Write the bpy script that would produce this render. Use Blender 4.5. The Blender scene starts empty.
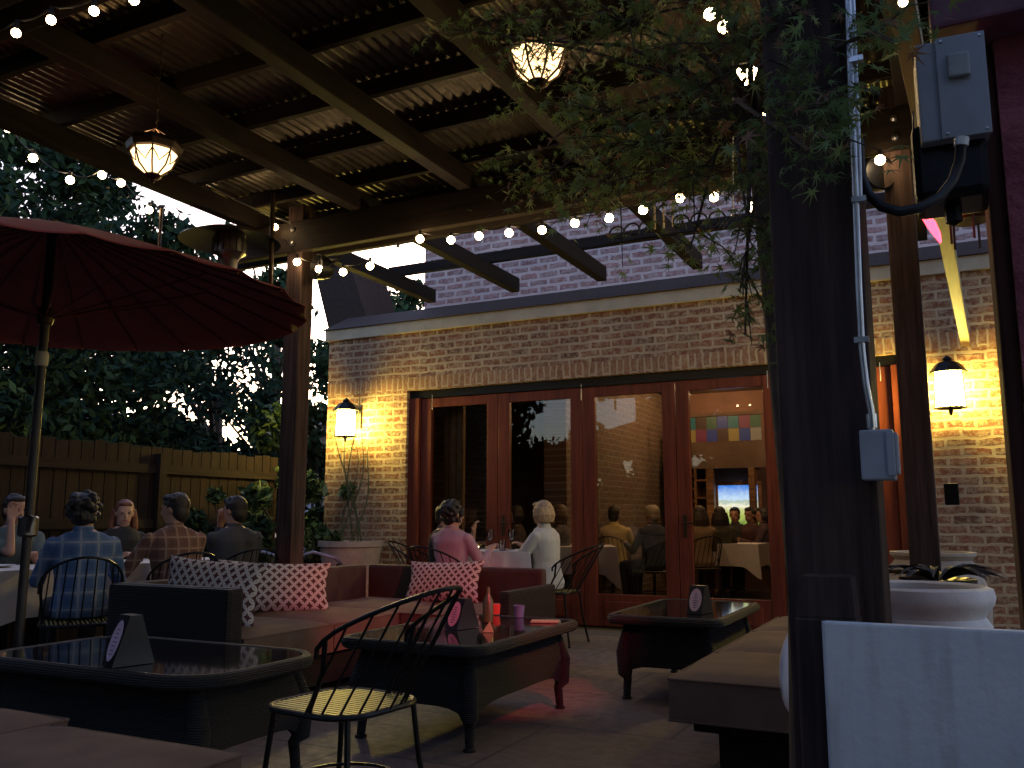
import bpy, bmesh, math, random
import numpy as np
from mathutils import Vector, Matrix, noise
R = math.radians
PI = math.pi
random.seed(7)
rng = np.random.default_rng(7)
sc = bpy.context.scene
col = sc.collection

# ------------------------------------------------------------------ camera
CAMH = 1.1; F = 877.0
PITCH = math.atan2(134, F); YAW = math.atan2(443, F / math.cos(PITCH))
cd = bpy.data.cameras.new('camera'); cam = bpy.data.objects.new('camera', cd); col.objects.link(cam)
cd.sensor_width = 36; cd.lens = F / 1024 * 36; cd.clip_end = 600; cd.clip_start = 0.05
cam.location = (0, 0, CAMH); cam.rotation_euler = (PI / 2 + PITCH, 0, YAW)
sc.camera = cam

# ------------------------------------------------------------------ sky, sun, exposure
w = bpy.data.worlds.new('World'); sc.world = w; w.use_nodes = True
nt = w.node_tree; nt.nodes.clear()
sky = nt.nodes.new('ShaderNodeTexSky'); sky.sky_type = 'NISHITA'; sky.sun_disc = False
SUN_EL, SUN_ROT = R(9.0), R(-35)
sky.sun_elevation = SUN_EL; sky.sun_rotation = SUN_ROT
tint = nt.nodes.new('ShaderNodeMix'); tint.data_type = 'RGBA'; tint.blend_type = 'MULTIPLY'
tint.inputs[0].default_value = 1; tint.inputs[7].default_value = (0.92, 0.85, 1.04, 1)
bg = nt.nodes.new('ShaderNodeBackground'); bg.inputs[1].default_value = 0.15
wo = nt.nodes.new('ShaderNodeOutputWorld')
nt.links.new(sky.outputs[0], tint.inputs[6]); nt.links.new(tint.outputs[2], bg.inputs[0]); nt.links.new(bg.outputs[0], wo.inputs[0])
sd = bpy.data.lights.new('sun', 'SUN'); sun = bpy.data.objects.new('sun', sd); col.objects.link(sun)
sd.energy = 0.02; sd.angle = R(25); sd.color = (0.85, 0.85, 1.0)
sun.rotation_euler = (R(81), 0, R(215))
sc.view_settings.view_transform = 'Standard'; sc.view_settings.look = 'None'
sc.view_settings.exposure = 1.75; sc.view_settings.gamma = 1
sc.render.engine = 'CYCLES'
sc.cycles.use_denoising = True
try: sc.cycles.denoiser = 'OPENIMAGEDENOISE'
except Exception: pass
sc.cycles.max_bounces = 6; sc.cycles.diffuse_bounces = 3; sc.cycles.glossy_bounces = 3
sc.cycles.transparent_max_bounces = 10; sc.cycles.sample_clamp_indirect = 4
sc.cycles.caustics_reflective = False; sc.cycles.caustics_refractive = False

# ------------------------------------------------------------------ helpers
_fw = Vector((-math.sin(YAW) * math.cos(PITCH), math.cos(YAW) * math.cos(PITCH), math.sin(PITCH)))
_rt = Vector((math.cos(YAW), math.sin(YAW), 0)); _up = _rt.cross(_fw)
def ray(x, y): return _fw + _rt * ((x - 512) / F) + _up * ((384 - y) / F)
def PY(x, y, Y):
    r = ray(x, y); return Vector((0, 0, CAMH)) + r * (Y / r.y)
def PZ(x, y, z):
    r = ray(x, y); return Vector((0, 0, CAMH)) + r * ((z - CAMH) / r.z)
def PD(x, y, d): return Vector((0, 0, CAMH)) + ray(x, y) * d

class N:
    """tiny node-tree writer"""
    def __init__(s, name):
        s.m = bpy.data.materials.new(name); s.m.use_nodes = True; s.t = s.m.node_tree
        s.b = s.t.nodes['Principled BSDF']; s.out = s.t.nodes['Material Output']
    def n(s, typ, **kw):
        x = s.t.nodes.new(typ)
        for k, v in kw.items():
            if isinstance(k, str) and hasattr(x, k): setattr(x, k, v)
        return x
    def l(s, a, b): s.t.links.new(a, b)
    def math(s, op, a, b=None, clamp=False):
        x = s.n('ShaderNodeMath', operation=op); x.use_clamp = clamp
        for i, v in enumerate((a, b)):
            if v is None: continue
            if isinstance(v, (int, float)): x.inputs[i].default_value = v
            else: s.l(v, x.inputs[i])
        return x.outputs[0]
    def mix(s, f, a, b):
        x = s.n('ShaderNodeMix'); x.data_type = 'RGBA'
        if isinstance(f, (int, float)): x.inputs[0].default_value = f
        else: s.l(f, x.inputs[0])
        for i, v in ((6, a), (7, b)):
            if isinstance(v, tuple): x.inputs[i].default_value = (*v[:3], 1)
            else: s.l(v, x.inputs[i])
        return x.outputs[2]
    def coords(s, kind='Object', scale=(1, 1, 1), rot=(0, 0, 0)):
        c = s.n('ShaderNodeTexCoord'); mp = s.n('ShaderNodeMapping')
        mp.inputs['Scale'].default_value = scale; mp.inputs['Rotation'].default_value = rot
        s.l(c.outputs[kind], mp.inputs[0]); return mp.outputs[0]
    def noise(s, vec, scale, detail=4, rough=.55):
        x = s.n('ShaderNodeTexNoise'); x.inputs['Scale'].default_value = scale
        x.inputs['Detail'].default_value = detail; x.inputs['Roughness'].default_value = rough
        if vec is not None: s.l(vec, x.inputs['Vector'])
        return x.outputs[0]
    def ramp(s, f, stops):
        x = s.n('ShaderNodeValToRGB'); e = x.color_ramp.elements
        while len(e) < len(stops): e.new(.5)
        for el, (p, c) in zip(e, stops): el.position = p; el.color = (*c[:3], 1) if not isinstance(c, (int, float)) else (c, c, c, 1)
        s.l(f, x.inputs[0]); return x.outputs[0]
    def bump(s, h, strength=.5, dist=.01):
        x = s.n('ShaderNodeBump'); x.inputs['Strength'].default_value = strength; x.inputs['Distance'].default_value = dist
        s.l(h, x.inputs['Height']); s.l(x.outputs[0], s.b.inputs['Normal'])
    def set(s, base=None, rough=None, metal=None, spec=None):
        for k, v in (('Base Color', base), ('Roughness', rough), ('Metallic', metal), ('Specular IOR Level', spec)):
            if v is None: continue
            i = s.b.inputs[k]
            if isinstance(v, tuple): i.default_value = (*v[:3], 1)
            elif isinstance(v, (int, float)): i.default_value = v
            else: s.l(v, i)
        return s.m

def plain(name, c, rough=.6, metal=0, var=.25, scale=12, bump=.15, bscale=None, spec=None):
    k = N(name); v = k.coords(); nz = k.noise(v, scale, 5)
    d = tuple(x * (1 - var) for x in c); u = tuple(min(1, x * (1 + var)) for x in c)
    k.set(k.ramp(nz, [(.3, d), (.7, u)]), rough, metal, spec)
    if bump: k.bump(k.noise(v, bscale or scale * 4, 4), bump, .004)
    return k.m

def wood(name, c, axis=2, rough=.7, var=.45, bump=.35):
    k = N(name); s = [28, 28, 28]; s[axis] = 1.6
    v = k.coords(scale=tuple(s)); a = k.noise(v, 1.0, 6, .65); v2 = k.coords(); b = k.noise(v2, 1.7, 3)
    d = tuple(x * (1 - var) for x in c); u = tuple(x * (1 + var) for x in c)
    g = k.ramp(a, [(.35, d), (.65, u)])
    g = k.mix(k.ramp(b, [(.35, 0), (.75, .35)]), g, tuple(x * .45 for x in c))
    k.set(g, rough, None, .22); k.bump(a, bump, .006); return k.m

def emit(name, c, s, base=(.8, .8, .8)):
    k = N(name); k.set(base, .4)
    k.b.inputs['Emission Color'].default_value = (*c, 1); k.b.inputs['Emission Strength'].default_value = s
    return k.m

class MB:
    """collects shapes in one bmesh"""
    def __init__(s): s.bm = bmesh.new(); s.mi = 0
    def _f(s, vs):
        try:
            f = s.bm.faces.new(vs); f.material_index = s.mi; return f
        except ValueError: return None
    def box(s, c, d, rot=None, bev=0.0, M=None):
        bm2 = bmesh.new(); bmesh.ops.create_cube(bm2, size=1)
        bmesh.ops.scale(bm2, vec=d, verts=bm2.verts)
        if bev: bmesh.ops.bevel(bm2, geom=bm2.edges[:], offset=min(bev, min(d) * .45), segments=2, affect='EDGES', profile=.6)
        m = Matrix.Translation(c)
        if rot is not None: m = m @ (rot if isinstance(rot, Matrix) else Matrix.Rotation(rot, 4, 'Z'))
        if M: m = M @ m
        bmesh.ops.transform(bm2, matrix=m, verts=bm2.verts)
        s.add(bm2); return s
    def bx(s, x0, x1, y0, y1, z0, z1, bev=0.0):
        return s.box(((x0 + x1) / 2, (y0 + y1) / 2, (z0 + z1) / 2), (x1 - x0, y1 - y0, z1 - z0), bev=bev)
    def add(s, bm2):
        vm = {v: s.bm.verts.new(v.co) for v in bm2.verts}
        for f in bm2.faces: s._f([vm[v] for v in f.verts])
        bm2.free()
    def ico(s, c, r, sub=2, sc_=(1, 1, 1), M=None):
        bm2 = bmesh.new(); bmesh.ops.create_icosphere(bm2, subdivisions=sub, radius=r)
        m = Matrix.Translation(c) @ (M or Matrix()) @ Matrix.Diagonal((*sc_, 1))
        bmesh.ops.transform(bm2, matrix=m, verts=bm2.verts); s.add(bm2); return s
    def tube(s, pts, r, seg=8, cap=True, flat=1.0):
        pts = [Vector(p) for p in pts]; n = len(pts)
        rs = r if isinstance(r, (list, tuple)) else [r] * n
        rings = []; ref = None
        for i, p in enumerate(pts):
            t = (pts[min(i + 1, n - 1)] - pts[max(i - 1, 0)])
            if t.length < 1e-9: t = Vector((0, 0, 1))
            t.normalize()
            if ref is None:
                ref = Vector((0, 0, 1)) if abs(t.z) < .9 else Vector((1, 0, 0))
            a = t.cross(ref)
            if a.length < 1e-5: a = t.cross(Vector((0, 1, 0.1)))
            a.normalize(); b = a.cross(t).normalized(); ref = b
            rings.append([s.bm.verts.new(p + (a * math.cos(2 * PI * k / seg) + b * math.sin(2 * PI * k / seg) * flat) * rs[i]) for k in range(seg)])
        for i in range(n - 1):
            for k in range(seg):
                s._f([rings[i][k], rings[i][(k + 1) % seg], rings[i + 1][(k + 1) % seg], rings[i + 1][k]])
        if cap:
            s._f(rings[0][::-1]); s._f(rings[-1])
        return s
    def lathe(s, prof, c=(0, 0, 0), seg=32, M=None):
        c = Vector(c); rings = []
        for r, z in prof:
            rings.append([s.bm.verts.new((M @ Vector((r * math.cos(2 * PI * k / seg), r * math.sin(2 * PI * k / seg), z)) if M else Vector((r * math.cos(2 * PI * k / seg), r * math.sin(2 * PI * k / seg), z))) + c) for k in range(seg)])
        for i in range(len(rings) - 1):
            for k in range(seg):
                s._f([rings[i][k], rings[i][(k + 1) % seg], rings[i + 1][(k + 1) % seg], rings[i + 1][k]])
        if prof[0][0] > 1e-4: s._f(rings[0][::-1])
        if prof[-1][0] > 1e-4: s._f(rings[-1])
        return s
    def prism(s, poly, y0, y1, M=None):
        """poly in XZ extruded along Y"""
        a = [s.bm.verts.new((M @ Vector((x, y0, z))) if M else (x, y0, z)) for x, z in poly]
        b = [s.bm.verts.new((M @ Vector((x, y1, z))) if M else (x, y1, z)) for x, z in poly]
        s._f(a[::-1]); s._f(b)
        for i in range(len(a)):
            j = (i + 1) % len(a); s._f([a[i], a[j], b[j], b[i]])
        return s
    def build(s, name, mat, parent=None, smooth=False, loc=None, auto=True):
        bm = s.bm
        bmesh.ops.remove_doubles(bm, verts=bm.verts, dist=1e-6)
        bmesh.ops.recalc_face_normals(bm, faces=bm.faces)
        me = bpy.data.meshes.new(name); bm.to_mesh(me); bm.free()
        for m in (mat if isinstance(mat, (list, tuple)) else [mat]): me.materials.append(m)
        if smooth:
            me.polygons.foreach_set('use_smooth', [True] * len(me.polygons))
            if auto:
                try: me.set_sharp_from_angle(angle=R(40))
                except Exception: pass
        o = bpy.data.objects.new(name, me); col.objects.link(o)
        if loc: o.location = loc
        if parent: o.parent = parent
        return o

def tag(o, label=None, cat=None, group=None, kind=None):
    if label: o['label'] = label
    if cat: o['category'] = cat
    if group: o['group'] = group
    if kind: o['kind'] = kind
    return o
def empty(name, loc=(0, 0, 0), rz=0, label=None, cat=None, group=None):
    o = bpy.data.objects.new(name, None); col.objects.link(o); o.empty_display_size = .1
    o.location = loc; o.rotation_euler = (0, 0, rz); return tag(o, label, cat, group)
def copy_tree(o, loc=None, rz=None, label=None, parent=None):
    c = o.copy(); col.objects.link(c)
    if parent: c.parent = parent
    if loc is not None: c.location = loc
    if rz is not None: c.rotation_euler = (0, 0, rz)
    if label: c['label'] = label
    for ch in list(o.children): copy_tree(ch, parent=c)
    return c
def mesh_np(name, V, Fc, mats, parent=None, mi=None, smooth=False):
    """V (n,3); Fc (m,k)"""
    me = bpy.data.meshes.new(name); m, k = Fc.shape
    me.vertices.add(len(V)); me.vertices.foreach_set('co', np.asarray(V, np.float32).ravel())
    me.loops.add(m * k); me.loops.foreach_set('vertex_index', Fc.astype(np.int32).ravel())
    me.polygons.add(m); me.polygons.foreach_set('loop_start', np.arange(0, m * k, k, dtype=np.int32))
    me.polygons.foreach_set('loop_total', np.full(m, k, np.int32))
    for x in mats: me.materials.append(x)
    if mi is not None: me.polygons.foreach_set('material_index', mi.astype(np.int32))
    if smooth: me.polygons.foreach_set('use_smooth', np.ones(m, bool))
    me.update(); me.validate()
    o = bpy.data.objects.new(name, me); col.objects.link(o)
    if parent: o.parent = parent
    return o
def lamp(name, loc, energy, color, radius=.03, parent=None):
    d = bpy.data.lights.new(name, 'POINT'); d.energy = energy; d.color = color; d.shadow_soft_size = radius
    o = bpy.data.objects.new(name, d); col.objects.link(o); o.location = loc
    if parent: o.parent = parent
    return o

# ------------------------------------------------------------------ materials
M = {}
M['beam_y'] = wood('dark_stained_timber_y', (.014, .009, .0065), 1)
M['beam_x'] = wood('dark_stained_timber_x', (.015, .0095, .007), 0)
M['post'] = wood('dark_stained_timber_post', (.062, .038, .033), 2, .75, .6, .9)
M['redwood'] = wood('mahogany', (.17, .038, .020), 2, .38, .3, .15)
M['redwood_x'] = wood('mahogany_rail', (.17, .038, .020), 0, .38, .3, .15)
M['fence'] = wood('weathered_fence_boards', (.024, .014, .010), 2, .85, .4)
M['black_metal'] = plain('black_painted_iron', (.012, .012, .014), .38, .6, .3, 30, .1)
M['bronze'] = plain('dark_bronze', (.05, .03, .018), .45, .7, .3, 25, .15)
M['steel'] = plain('galvanised_conduit', (.55, .56, .6), .3, .95, .15, 18, .1)
M['grey_metal'] = plain('grey_enclosure_paint', (.36, .38, .42), .5, .1, .12, 9, .1)
M['stainless'] = plain('brushed_steel', (.16, .15, .14), .35, .9, .2, 20, .1)
M['cream'] = plain('cream_trim_paint', (.52, .44, .30), .6, 0, .15, 5, .2)
M['cream_wood'] = wood('pale_lath', (.50, .40, .24), 1, .6, .15)
def panel_mat():
    k = N('weathered_white_board'); v = k.coords(); a = k.noise(v, 2.2, 6, .6); b = k.noise(k.coords(scale=(9, 1, 1.2)), 3, 5); c3 = k.noise(v, 55, 3)
    c = k.mix(k.ramp(a, [(.38, 0), (.62, .55)]), (.66, .68, .70), (.44, .48, .55)); c = k.mix(k.ramp(b, [(.5, 0), (.72, .4)]), c, (.34, .33, .32))
    k.set(c, .7); k.bump(k.math('ADD', a, k.math('MULTIPLY', c3, .5)), .5, .004); return k.m
M['white_panel'] = panel_mat()
M['urn_white'] = plain('white_glazed_stone', (.62, .62, .62), .6, 0, .12, 8, .3, 50)
M['terracotta'] = plain('sandstone_pot', (.42, .34, .27), .8, 0, .2, 9, .35, 60)
M['cloth'] = plain('white_linen', (.58, .54, .55), .85, 0, .05, 20, .2, 120)
M['cushion'] = plain('taupe_cushion_fabric', (.145, .092, .066), .95, 0, .18, 6, .35, 260)
M['umbrella'] = plain('red_canvas', (.23, .034, .026), .85, 0, .2, 5, .3, 180)
M['leafdark'] = plain('evergreen_leaf', (.022, .044, .028), .9, 0, .5, 3, 0, spec=.1)
M['leafmid'] = plain('shrub_leaf', (.04, .072, .030), .85, 0, .4, 4, 0, spec=.15)
M['leafpale'] = plain('pale_shrub_leaf', (.11, .16, .06), .5, 0, .35, 4, 0)
M['bark'] = plain('bark', (.09, .065, .048), .9, 0, .4, 10, .6, 40)
M['china'] = plain('white_china', (.75, .74, .72), .25, 0, .04, 8, 0)
M['paper'] = plain('paper', (.75, .74, .72), .8, 0, .04, 8, 0)
M['soil'] = plain('soil', (.03, .022, .018), .95, 0, .4, 40, .6)
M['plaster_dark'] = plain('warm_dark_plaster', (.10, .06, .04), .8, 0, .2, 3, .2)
M['roofing'] = plain('dark_shingle', (.05, .030, .022), .9, 0, .55, 40, .7, 60)

def brick_mat(name, c1, c2, mortar, bw=.235, bh=.082, msize=.011, horiz=True, blotch=.5, plane='xz', wash=0, soldier=False):
    k = N(name); tc = k.n('ShaderNodeTexCoord'); sp = k.n('ShaderNodeSeparateXYZ'); k.l(tc.outputs['Object'], sp.inputs[0])
    cb = k.n('ShaderNodeCombineXYZ')
    a = sp.outputs[0] if plane == 'xz' else sp.outputs[1]
    k.l(a if not soldier else sp.outputs[2], cb.inputs[0]); k.l(sp.outputs[2] if not soldier else a, cb.inputs[1])
    nzv = k.n('ShaderNodeTexNoise'); nzv.inputs['Scale'].default_value = 9; nzv.inputs['Detail'].default_value = 3; k.l(cb.outputs[0], nzv.inputs['Vector'])
    vm = k.n('ShaderNodeVectorMath', operation='SCALE'); k.l(nzv.outputs['Color'], vm.inputs[0]); vm.inputs['Scale'].default_value = .042
    va = k.n('ShaderNodeVectorMath', operation='ADD'); k.l(cb.outputs[0], va.inputs[0]); k.l(vm.outputs[0], va.inputs[1])
    br = k.n('ShaderNodeTexBrick'); k.l(va.outputs[0], br.inputs['Vector'])
    br.inputs['Scale'].default_value = 1; br.inputs['Brick Width'].default_value = bw; br.inputs['Row Height'].default_value = bh
    br.inputs['Mortar Size'].default_value = msize; br.inputs['Mortar Smooth'].default_value = .25; br.inputs['Bias'].default_value = -.1
    br.inputs['Color1'].default_value = (*c1, 1); br.inputs['Color2'].default_value = (*c2, 1); br.inputs['Mortar'].default_value = (*mortar, 1)
    n1 = k.noise(va.outputs[0], 2.3, 5); n2 = k.noise(va.outputs[0], 26, 5, .7)
    c = k.mix(k.ramp(n2, [(.42, 0), (.62, blotch)]), br.outputs['Color'], mortar)
    c = k.mix(k.ramp(n1, [(.4, 0), (.75, .35)]), c, tuple(x * .5 for x in c1))
    if wash: c = k.mix(k.ramp(k.noise(va.outputs[0], 5, 5), [(.3, wash * .4), (.7, wash)]), c, mortar)
    k.set(c, .9)
    h = k.math('ADD', k.math('MULTIPLY', br.outputs['Fac'], -1.0), k.math('MULTIPLY', n2, .7))
    k.bump(h, .9, .012); return k.m
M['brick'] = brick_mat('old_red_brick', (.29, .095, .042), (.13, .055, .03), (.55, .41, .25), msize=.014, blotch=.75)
M['brick_side'] = brick_mat('old_red_brick_side', (.26, .10, .055), (.17, .075, .045), (.42, .33, .23), plane='yz')
M['brick_soldier'] = brick_mat('brick_soldier_course', (.36, .16, .07), (.26, .11, .055), (.56, .41, .25), bw=.4, bh=.075, soldier=True)
M['brick_wash'] = brick_mat('whitewashed_brick', (.36, .12, .10), (.20, .08, .075), (.72, .56, .53), bw=.25, bh=.088, msize=.02, blotch=.55, wash=.22)
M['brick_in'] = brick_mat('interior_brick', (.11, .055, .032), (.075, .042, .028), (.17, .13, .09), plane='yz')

def wicker_mat():
    k = N('black_resin_wicker'); v = k.coords()
    wv = k.n('ShaderNodeTexWave', wave_type='BANDS', bands_direction='Z'); wv.inputs['Scale'].default_value = 34; wv.inputs['Distortion'].default_value = 1.5; k.l(v, wv.inputs['Vector'])
    ch = k.n('ShaderNodeTexChecker'); ch.inputs['Scale'].default_value = 60; k.l(v, ch.inputs['Vector'])
    h = k.math('ADD', wv.outputs['Fac'], k.math('MULTIPLY', ch.outputs['Fac'], .5))
    k.set(k.ramp(h, [(.1, (.004, .004, .005)), (1, (.018, .016, .017))]), .68); k.bump(h, .9, .008); return k.m
M['wicker'] = wicker_mat()

def plaid(name, base, band, line, s=9.0):
    k = N(name); tc = k.n('ShaderNodeTexCoord'); sp = k.n('ShaderNodeSeparateXYZ'); k.l(tc.outputs['Object'], sp.inputs[0])
    def band_of(o, sc_, lo):
        f = k.math('FRACT', k.math('MULTIPLY', o, sc_)); return k.math('GREATER_THAN', f, lo)
    bx_ = band_of(sp.outputs[0], s, .55); bz = band_of(sp.outputs[2], s, .55)
    lx = band_of(k.math('ADD', sp.outputs[0], .02), s, .86); lz = band_of(k.math('ADD', sp.outputs[2], .02), s, .86)
    f = k.math('MULTIPLY', k.math('ADD', bx_, bz), .5)
    c = k.mix(f, base, band); c = k.mix(k.math('MULTIPLY', k.math('MAXIMUM', lx, lz), .75), c, line)
    k.set(c, .9); k.bump(k.noise(k.coords(), 14, 4), .5, .02); return k.m

def ring_mat():
    k = N('ring_lattice_print'); tc = k.n('ShaderNodeTexCoord'); sp = k.n('ShaderNodeSeparateXYZ'); k.l(tc.outputs['UV'], sp.inputs[0])
    U = k.math('MULTIPLY', sp.outputs[0], 10.5); V_ = k.math('MULTIPLY', sp.outputs[1], 5.3)
    best = None
    for ox, oy in ((0, 0), (.5, .5)):
        fx = k.math('SUBTRACT', k.math('FRACT', k.math('ADD', U, ox)), .5); fy = k.math('SUBTRACT', k.math('FRACT', k.math('ADD', V_, oy)), .5)
        d = k.math('SQRT', k.math('ADD', k.math('MULTIPLY', fx, fx), k.math('MULTIPLY', fy, fy)))
        e = k.math('ABSOLUTE', k.math('SUBTRACT', d, .44))
        best = e if best is None else k.math('MINIMUM', best, e)
    f = k.math('LESS_THAN', best, .07)
    k.set(k.mix(f, (.085, .03, .028), (.52, .46, .43)), .95); k.bump(k.math('ADD', k.math('MULTIPLY', f, .5), k.noise(k.coords(), 180, 3)), .5, .003); return k.m
M['ring'] = ring_mat()

def glass_mat(name, tintc=(1, 1, 1), ior=1.5, rough=0.0):
    k = N(name); k.t.nodes.remove(k.b)
    tr = k.n('ShaderNodeBsdfTransparent'); tr.inputs[0].default_value = (*tintc, 1)
    gl = k.n('ShaderNodeBsdfGlossy'); gl.inputs['Roughness'].default_value = rough
    fr = k.n('ShaderNodeFresnel'); fr.inputs[0].default_value = ior
    mx = k.n('ShaderNodeMixShader'); k.l(fr.outputs[0], mx.inputs[0]); k.l(tr.outputs[0], mx.inputs[1]); k.l(gl.outputs[0], mx.inputs[2]); k.l(mx.outputs[0], k.out.inputs[0])
    return k.m
M['glass'] = glass_mat('window_glass', (.95, .95, .92), 1.5)
M['drink_glass'] = glass_mat('drinking_glass', (.95, .95, .95), 1.6)
M['table_glass'] = plain('smoked_glass_top', (.012, .012, .014), .06, 0, .1, 4, 0, spec=.8)
M['bulb'] = emit('warm_bulb', (1.0, .68, .33), 16)
M['bulb_small'] = emit('fairy_bulb', (1.0, .80, .45), 6)
M['lantern_glass'] = emit('lit_amber_glass', (1.0, .62, .28), 1.1)
M['sconce_glass'] = emit('lit_sconce_glass', (1.0, .77, .16), 52)
M['candle'] = emit('candle_glow', (1.0, .70, .35), 2)
M['neon'] = emit('red_neon', (1.0, .035, .07), 2.4)

# ------------------------------------------------------------------ ground
def ground_mat():
    k = N('patio_slabs'); v = k.coords()
    br = k.n('ShaderNodeTexBrick'); k.l(v, br.inputs['Vector']); br.inputs['Scale'].default_value = 1
    br.inputs['Brick Width'].default_value = 1.35; br.inputs['Row Height'].default_value = .9; br.inputs['Mortar Size'].default_value = .012; br.inputs['Mortar Smooth'].default_value = .3
    br.inputs['Color1'].default_value = (.21, .15, .125, 1); br.inputs['Color2'].default_value = (.13, .098, .085, 1); br.inputs['Mortar'].default_value = (.055, .045, .04, 1)
    n = k.noise(v, 1.1, 6, .6); n2 = k.noise(v, 14, 6, .7)
    c = k.mix(k.ramp(n, [(.35, .0), (.7, .65)]), br.outputs['Color'], (.17, .15, .15))
    c = k.mix(k.ramp(n2, [(.4, 0), (.7, .35)]), c, (.05, .04, .038))
    k.set(c, k.ramp(n2, [(.3, .5), (.7, .85)])); k.bump(k.math('ADD', n2, k.math('MULTIPLY', br.outputs['Fac'], -.6)), .5, .008); return k.m
M['patio'] = ground_mat()
g = MB(); g.bx(-7.6, 3.5, -3, 8.45, -.1, 0); tag(g.build('patio_floor', M['patio']), 'brown stone slab patio floor under the pergola', 'floor', kind='structure')
g = MB(); g.bx(-300, 300, -300, 300, -.3, -.02)
tag(g.build('ground', plain('dim_lawn', (.035, .05, .025), .95, 0, .4, 2, .5, 30)), 'dark ground around the patio', 'ground', kind='structure')

# ------------------------------------------------------------------ building
WY = 8.47
bl = empty('restaurant_building', (0, WY, 0), 0, 'old brick restaurant with mahogany glass doors and cream band under its eave', 'building')
def bpart(mb, name, mat, **k):
    o = mb.build(name, mat, **k); o.parent = bl; o.location = (0, -WY, 0); return o
XL, XR = -6.74, 3.5; OL, OR_, OH = -5.59, -.33, 2.56
m = MB(); m.bx(XL, OL, WY, WY + .3, 0, OH); m.bx(OR_, XR, WY, WY + .3, 0, OH); m.bx(XL, XR, WY, WY + .3, OH + .155, 3.24)
bpart(m, 'wall', M['brick'])
m = MB(); m.bx(XL, XR, WY - .004, WY + .3, OH + .001, OH + .154); bpart(m, 'soldier_course', M['brick_soldier'])
m = MB(); m.bx(XL, XL + .3, WY + .301, 14.3, 0, 3.24); bpart(m, 'side_wall', M['brick_side'])
m = MB(); m.bx(XL - .04, XR, WY - .035, WY + .29, 3.241, 3.375, .006); bpart(m, 'eave_band', M['cream'])
m = MB()
m.prism([(WY - .06, 3.377), (WY + .47, 3.645), (WY + .9, 3.66), (WY + .9, 3.60), (WY - .02, 3.376)], XL - .08, XR, M=Matrix(((0, 1, 0, 0), (1, 0, 0, 0), (0, 0, 1, 0), (0, 0, 0, 1))))
bpart(m, 'eave_roof', M['roofing'])
UX = -5.71
m = MB(); m.bx(UX, XR + 2, 9.0, 9.3, 3.5, 6.6); bpart(m, 'upper_wall', M['brick_wash'])
m = MB(); m.bx(UX - .05, XR + 2, 8.96, 14.3, 6.601, 6.75); bpart(m, 'upper_coping', M['roofing'])
m = MB(); m.bx(UX + .001, UX + .3, 9.301, 14.3, 3.5, 6.6); bpart(m, 'upper_side_wall', M['brick_side'])
# leaning shingled wing at the left end of the eave
m = MB()
pl = [(PY(314, 268, 9.1)), PY(349, 262, 9.1), PY(369, 326, 9.1), PY(331, 340, 9.1)]
m.prism([(p.x, p.z) for p in pl], 9.1, 9.9); bpart(m, 'shingled_hip', M['roofing'])
# dark steel lintel / track above the doors
m = MB(); m.bx(OL + .002, OR_ - .002, WY + .06, WY + .22, OH - .09, OH - .002); bpart(m, 'door_track', M['black_metal'])
# door jambs
m = MB(); m.bx(OL + .002, OL + .14, WY + .04, WY + .2, 0, OH - .092, .004); bpart(m, 'jamb', M['redwood'])
m = MB(); m.bx(OR_ - .10, OR_ - .002, WY + .04, WY + .2, 0, OH - .092, .004); bpart(m, 'jamb', M['redwood'])
dx0 = OL + .145; dw = (OR_ - .105 - dx0) / 5
for i in range(5):
    x0 = dx0 + i * dw + .003; x1 = dx0 + (i + 1) * dw - .003; y0, y1 = WY + .08, WY + .14
    st = .135; zt, zb = 2.36, .34; H_ = OH - .095
    m = MB(); m.bx(x0, x0 + st, y0, y1, .02, H_, .006); m.bx(x1 - st, x1, y0, y1, .02, H_, .006)
    m.bx(x0 + st, x1 - st, y0 + .004, y1 - .004, zt, H_ - .002, .004); m.bx(x0 + st, x1 - st, y0 + .004, y1 - .004, .022, zb, .004)
    # raised field on the bottom rail
    m.bx(x0 + st + .08, x1 - st - .08, y0 - .008, y0 + .01, .1, zb - .07, .008)
    d = bpart(m, 'door', M['redwood'])
    q = MB(); q.bx(x0 + st + .001, x1 - st - .001, y0 + .026, y0 + .032, zb + .001, zt - .001); q.build('pane', M['glass'], d)
    if i in (1, 3):
        q = MB(); xx = x0 + st / 2; q.box((xx, y0 - .006, 1.02), (.035, .008, .22), bev=.003); q.tube([(xx, y0 - .01, 1.05), (xx, y0 - .055, 1.05), (xx + .1, y0 - .055, 1.05)], .009); q.build('handle', M['bronze'], d)
# thin flush bolts that catch the light on the track
for x in (-5.28, -3.44, -1.52, -.52):
    m = MB(); m.tube([(x, WY + .055, 2.33), (x, WY + .055, 2.5)], .004, 6); bpart(m, 'flush_bolt', M['steel'])

# interior
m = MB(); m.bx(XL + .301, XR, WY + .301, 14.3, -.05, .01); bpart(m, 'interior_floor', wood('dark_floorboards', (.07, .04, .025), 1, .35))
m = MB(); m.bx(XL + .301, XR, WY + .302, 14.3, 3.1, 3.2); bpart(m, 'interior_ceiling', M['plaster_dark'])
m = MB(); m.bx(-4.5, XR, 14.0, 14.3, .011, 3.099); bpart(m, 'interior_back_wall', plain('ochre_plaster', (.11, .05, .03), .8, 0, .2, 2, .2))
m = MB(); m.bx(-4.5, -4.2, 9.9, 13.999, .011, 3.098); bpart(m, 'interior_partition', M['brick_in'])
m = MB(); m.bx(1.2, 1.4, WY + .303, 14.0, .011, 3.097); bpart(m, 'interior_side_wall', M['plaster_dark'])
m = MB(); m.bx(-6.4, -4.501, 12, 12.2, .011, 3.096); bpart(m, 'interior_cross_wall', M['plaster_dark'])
m = MB()
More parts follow.
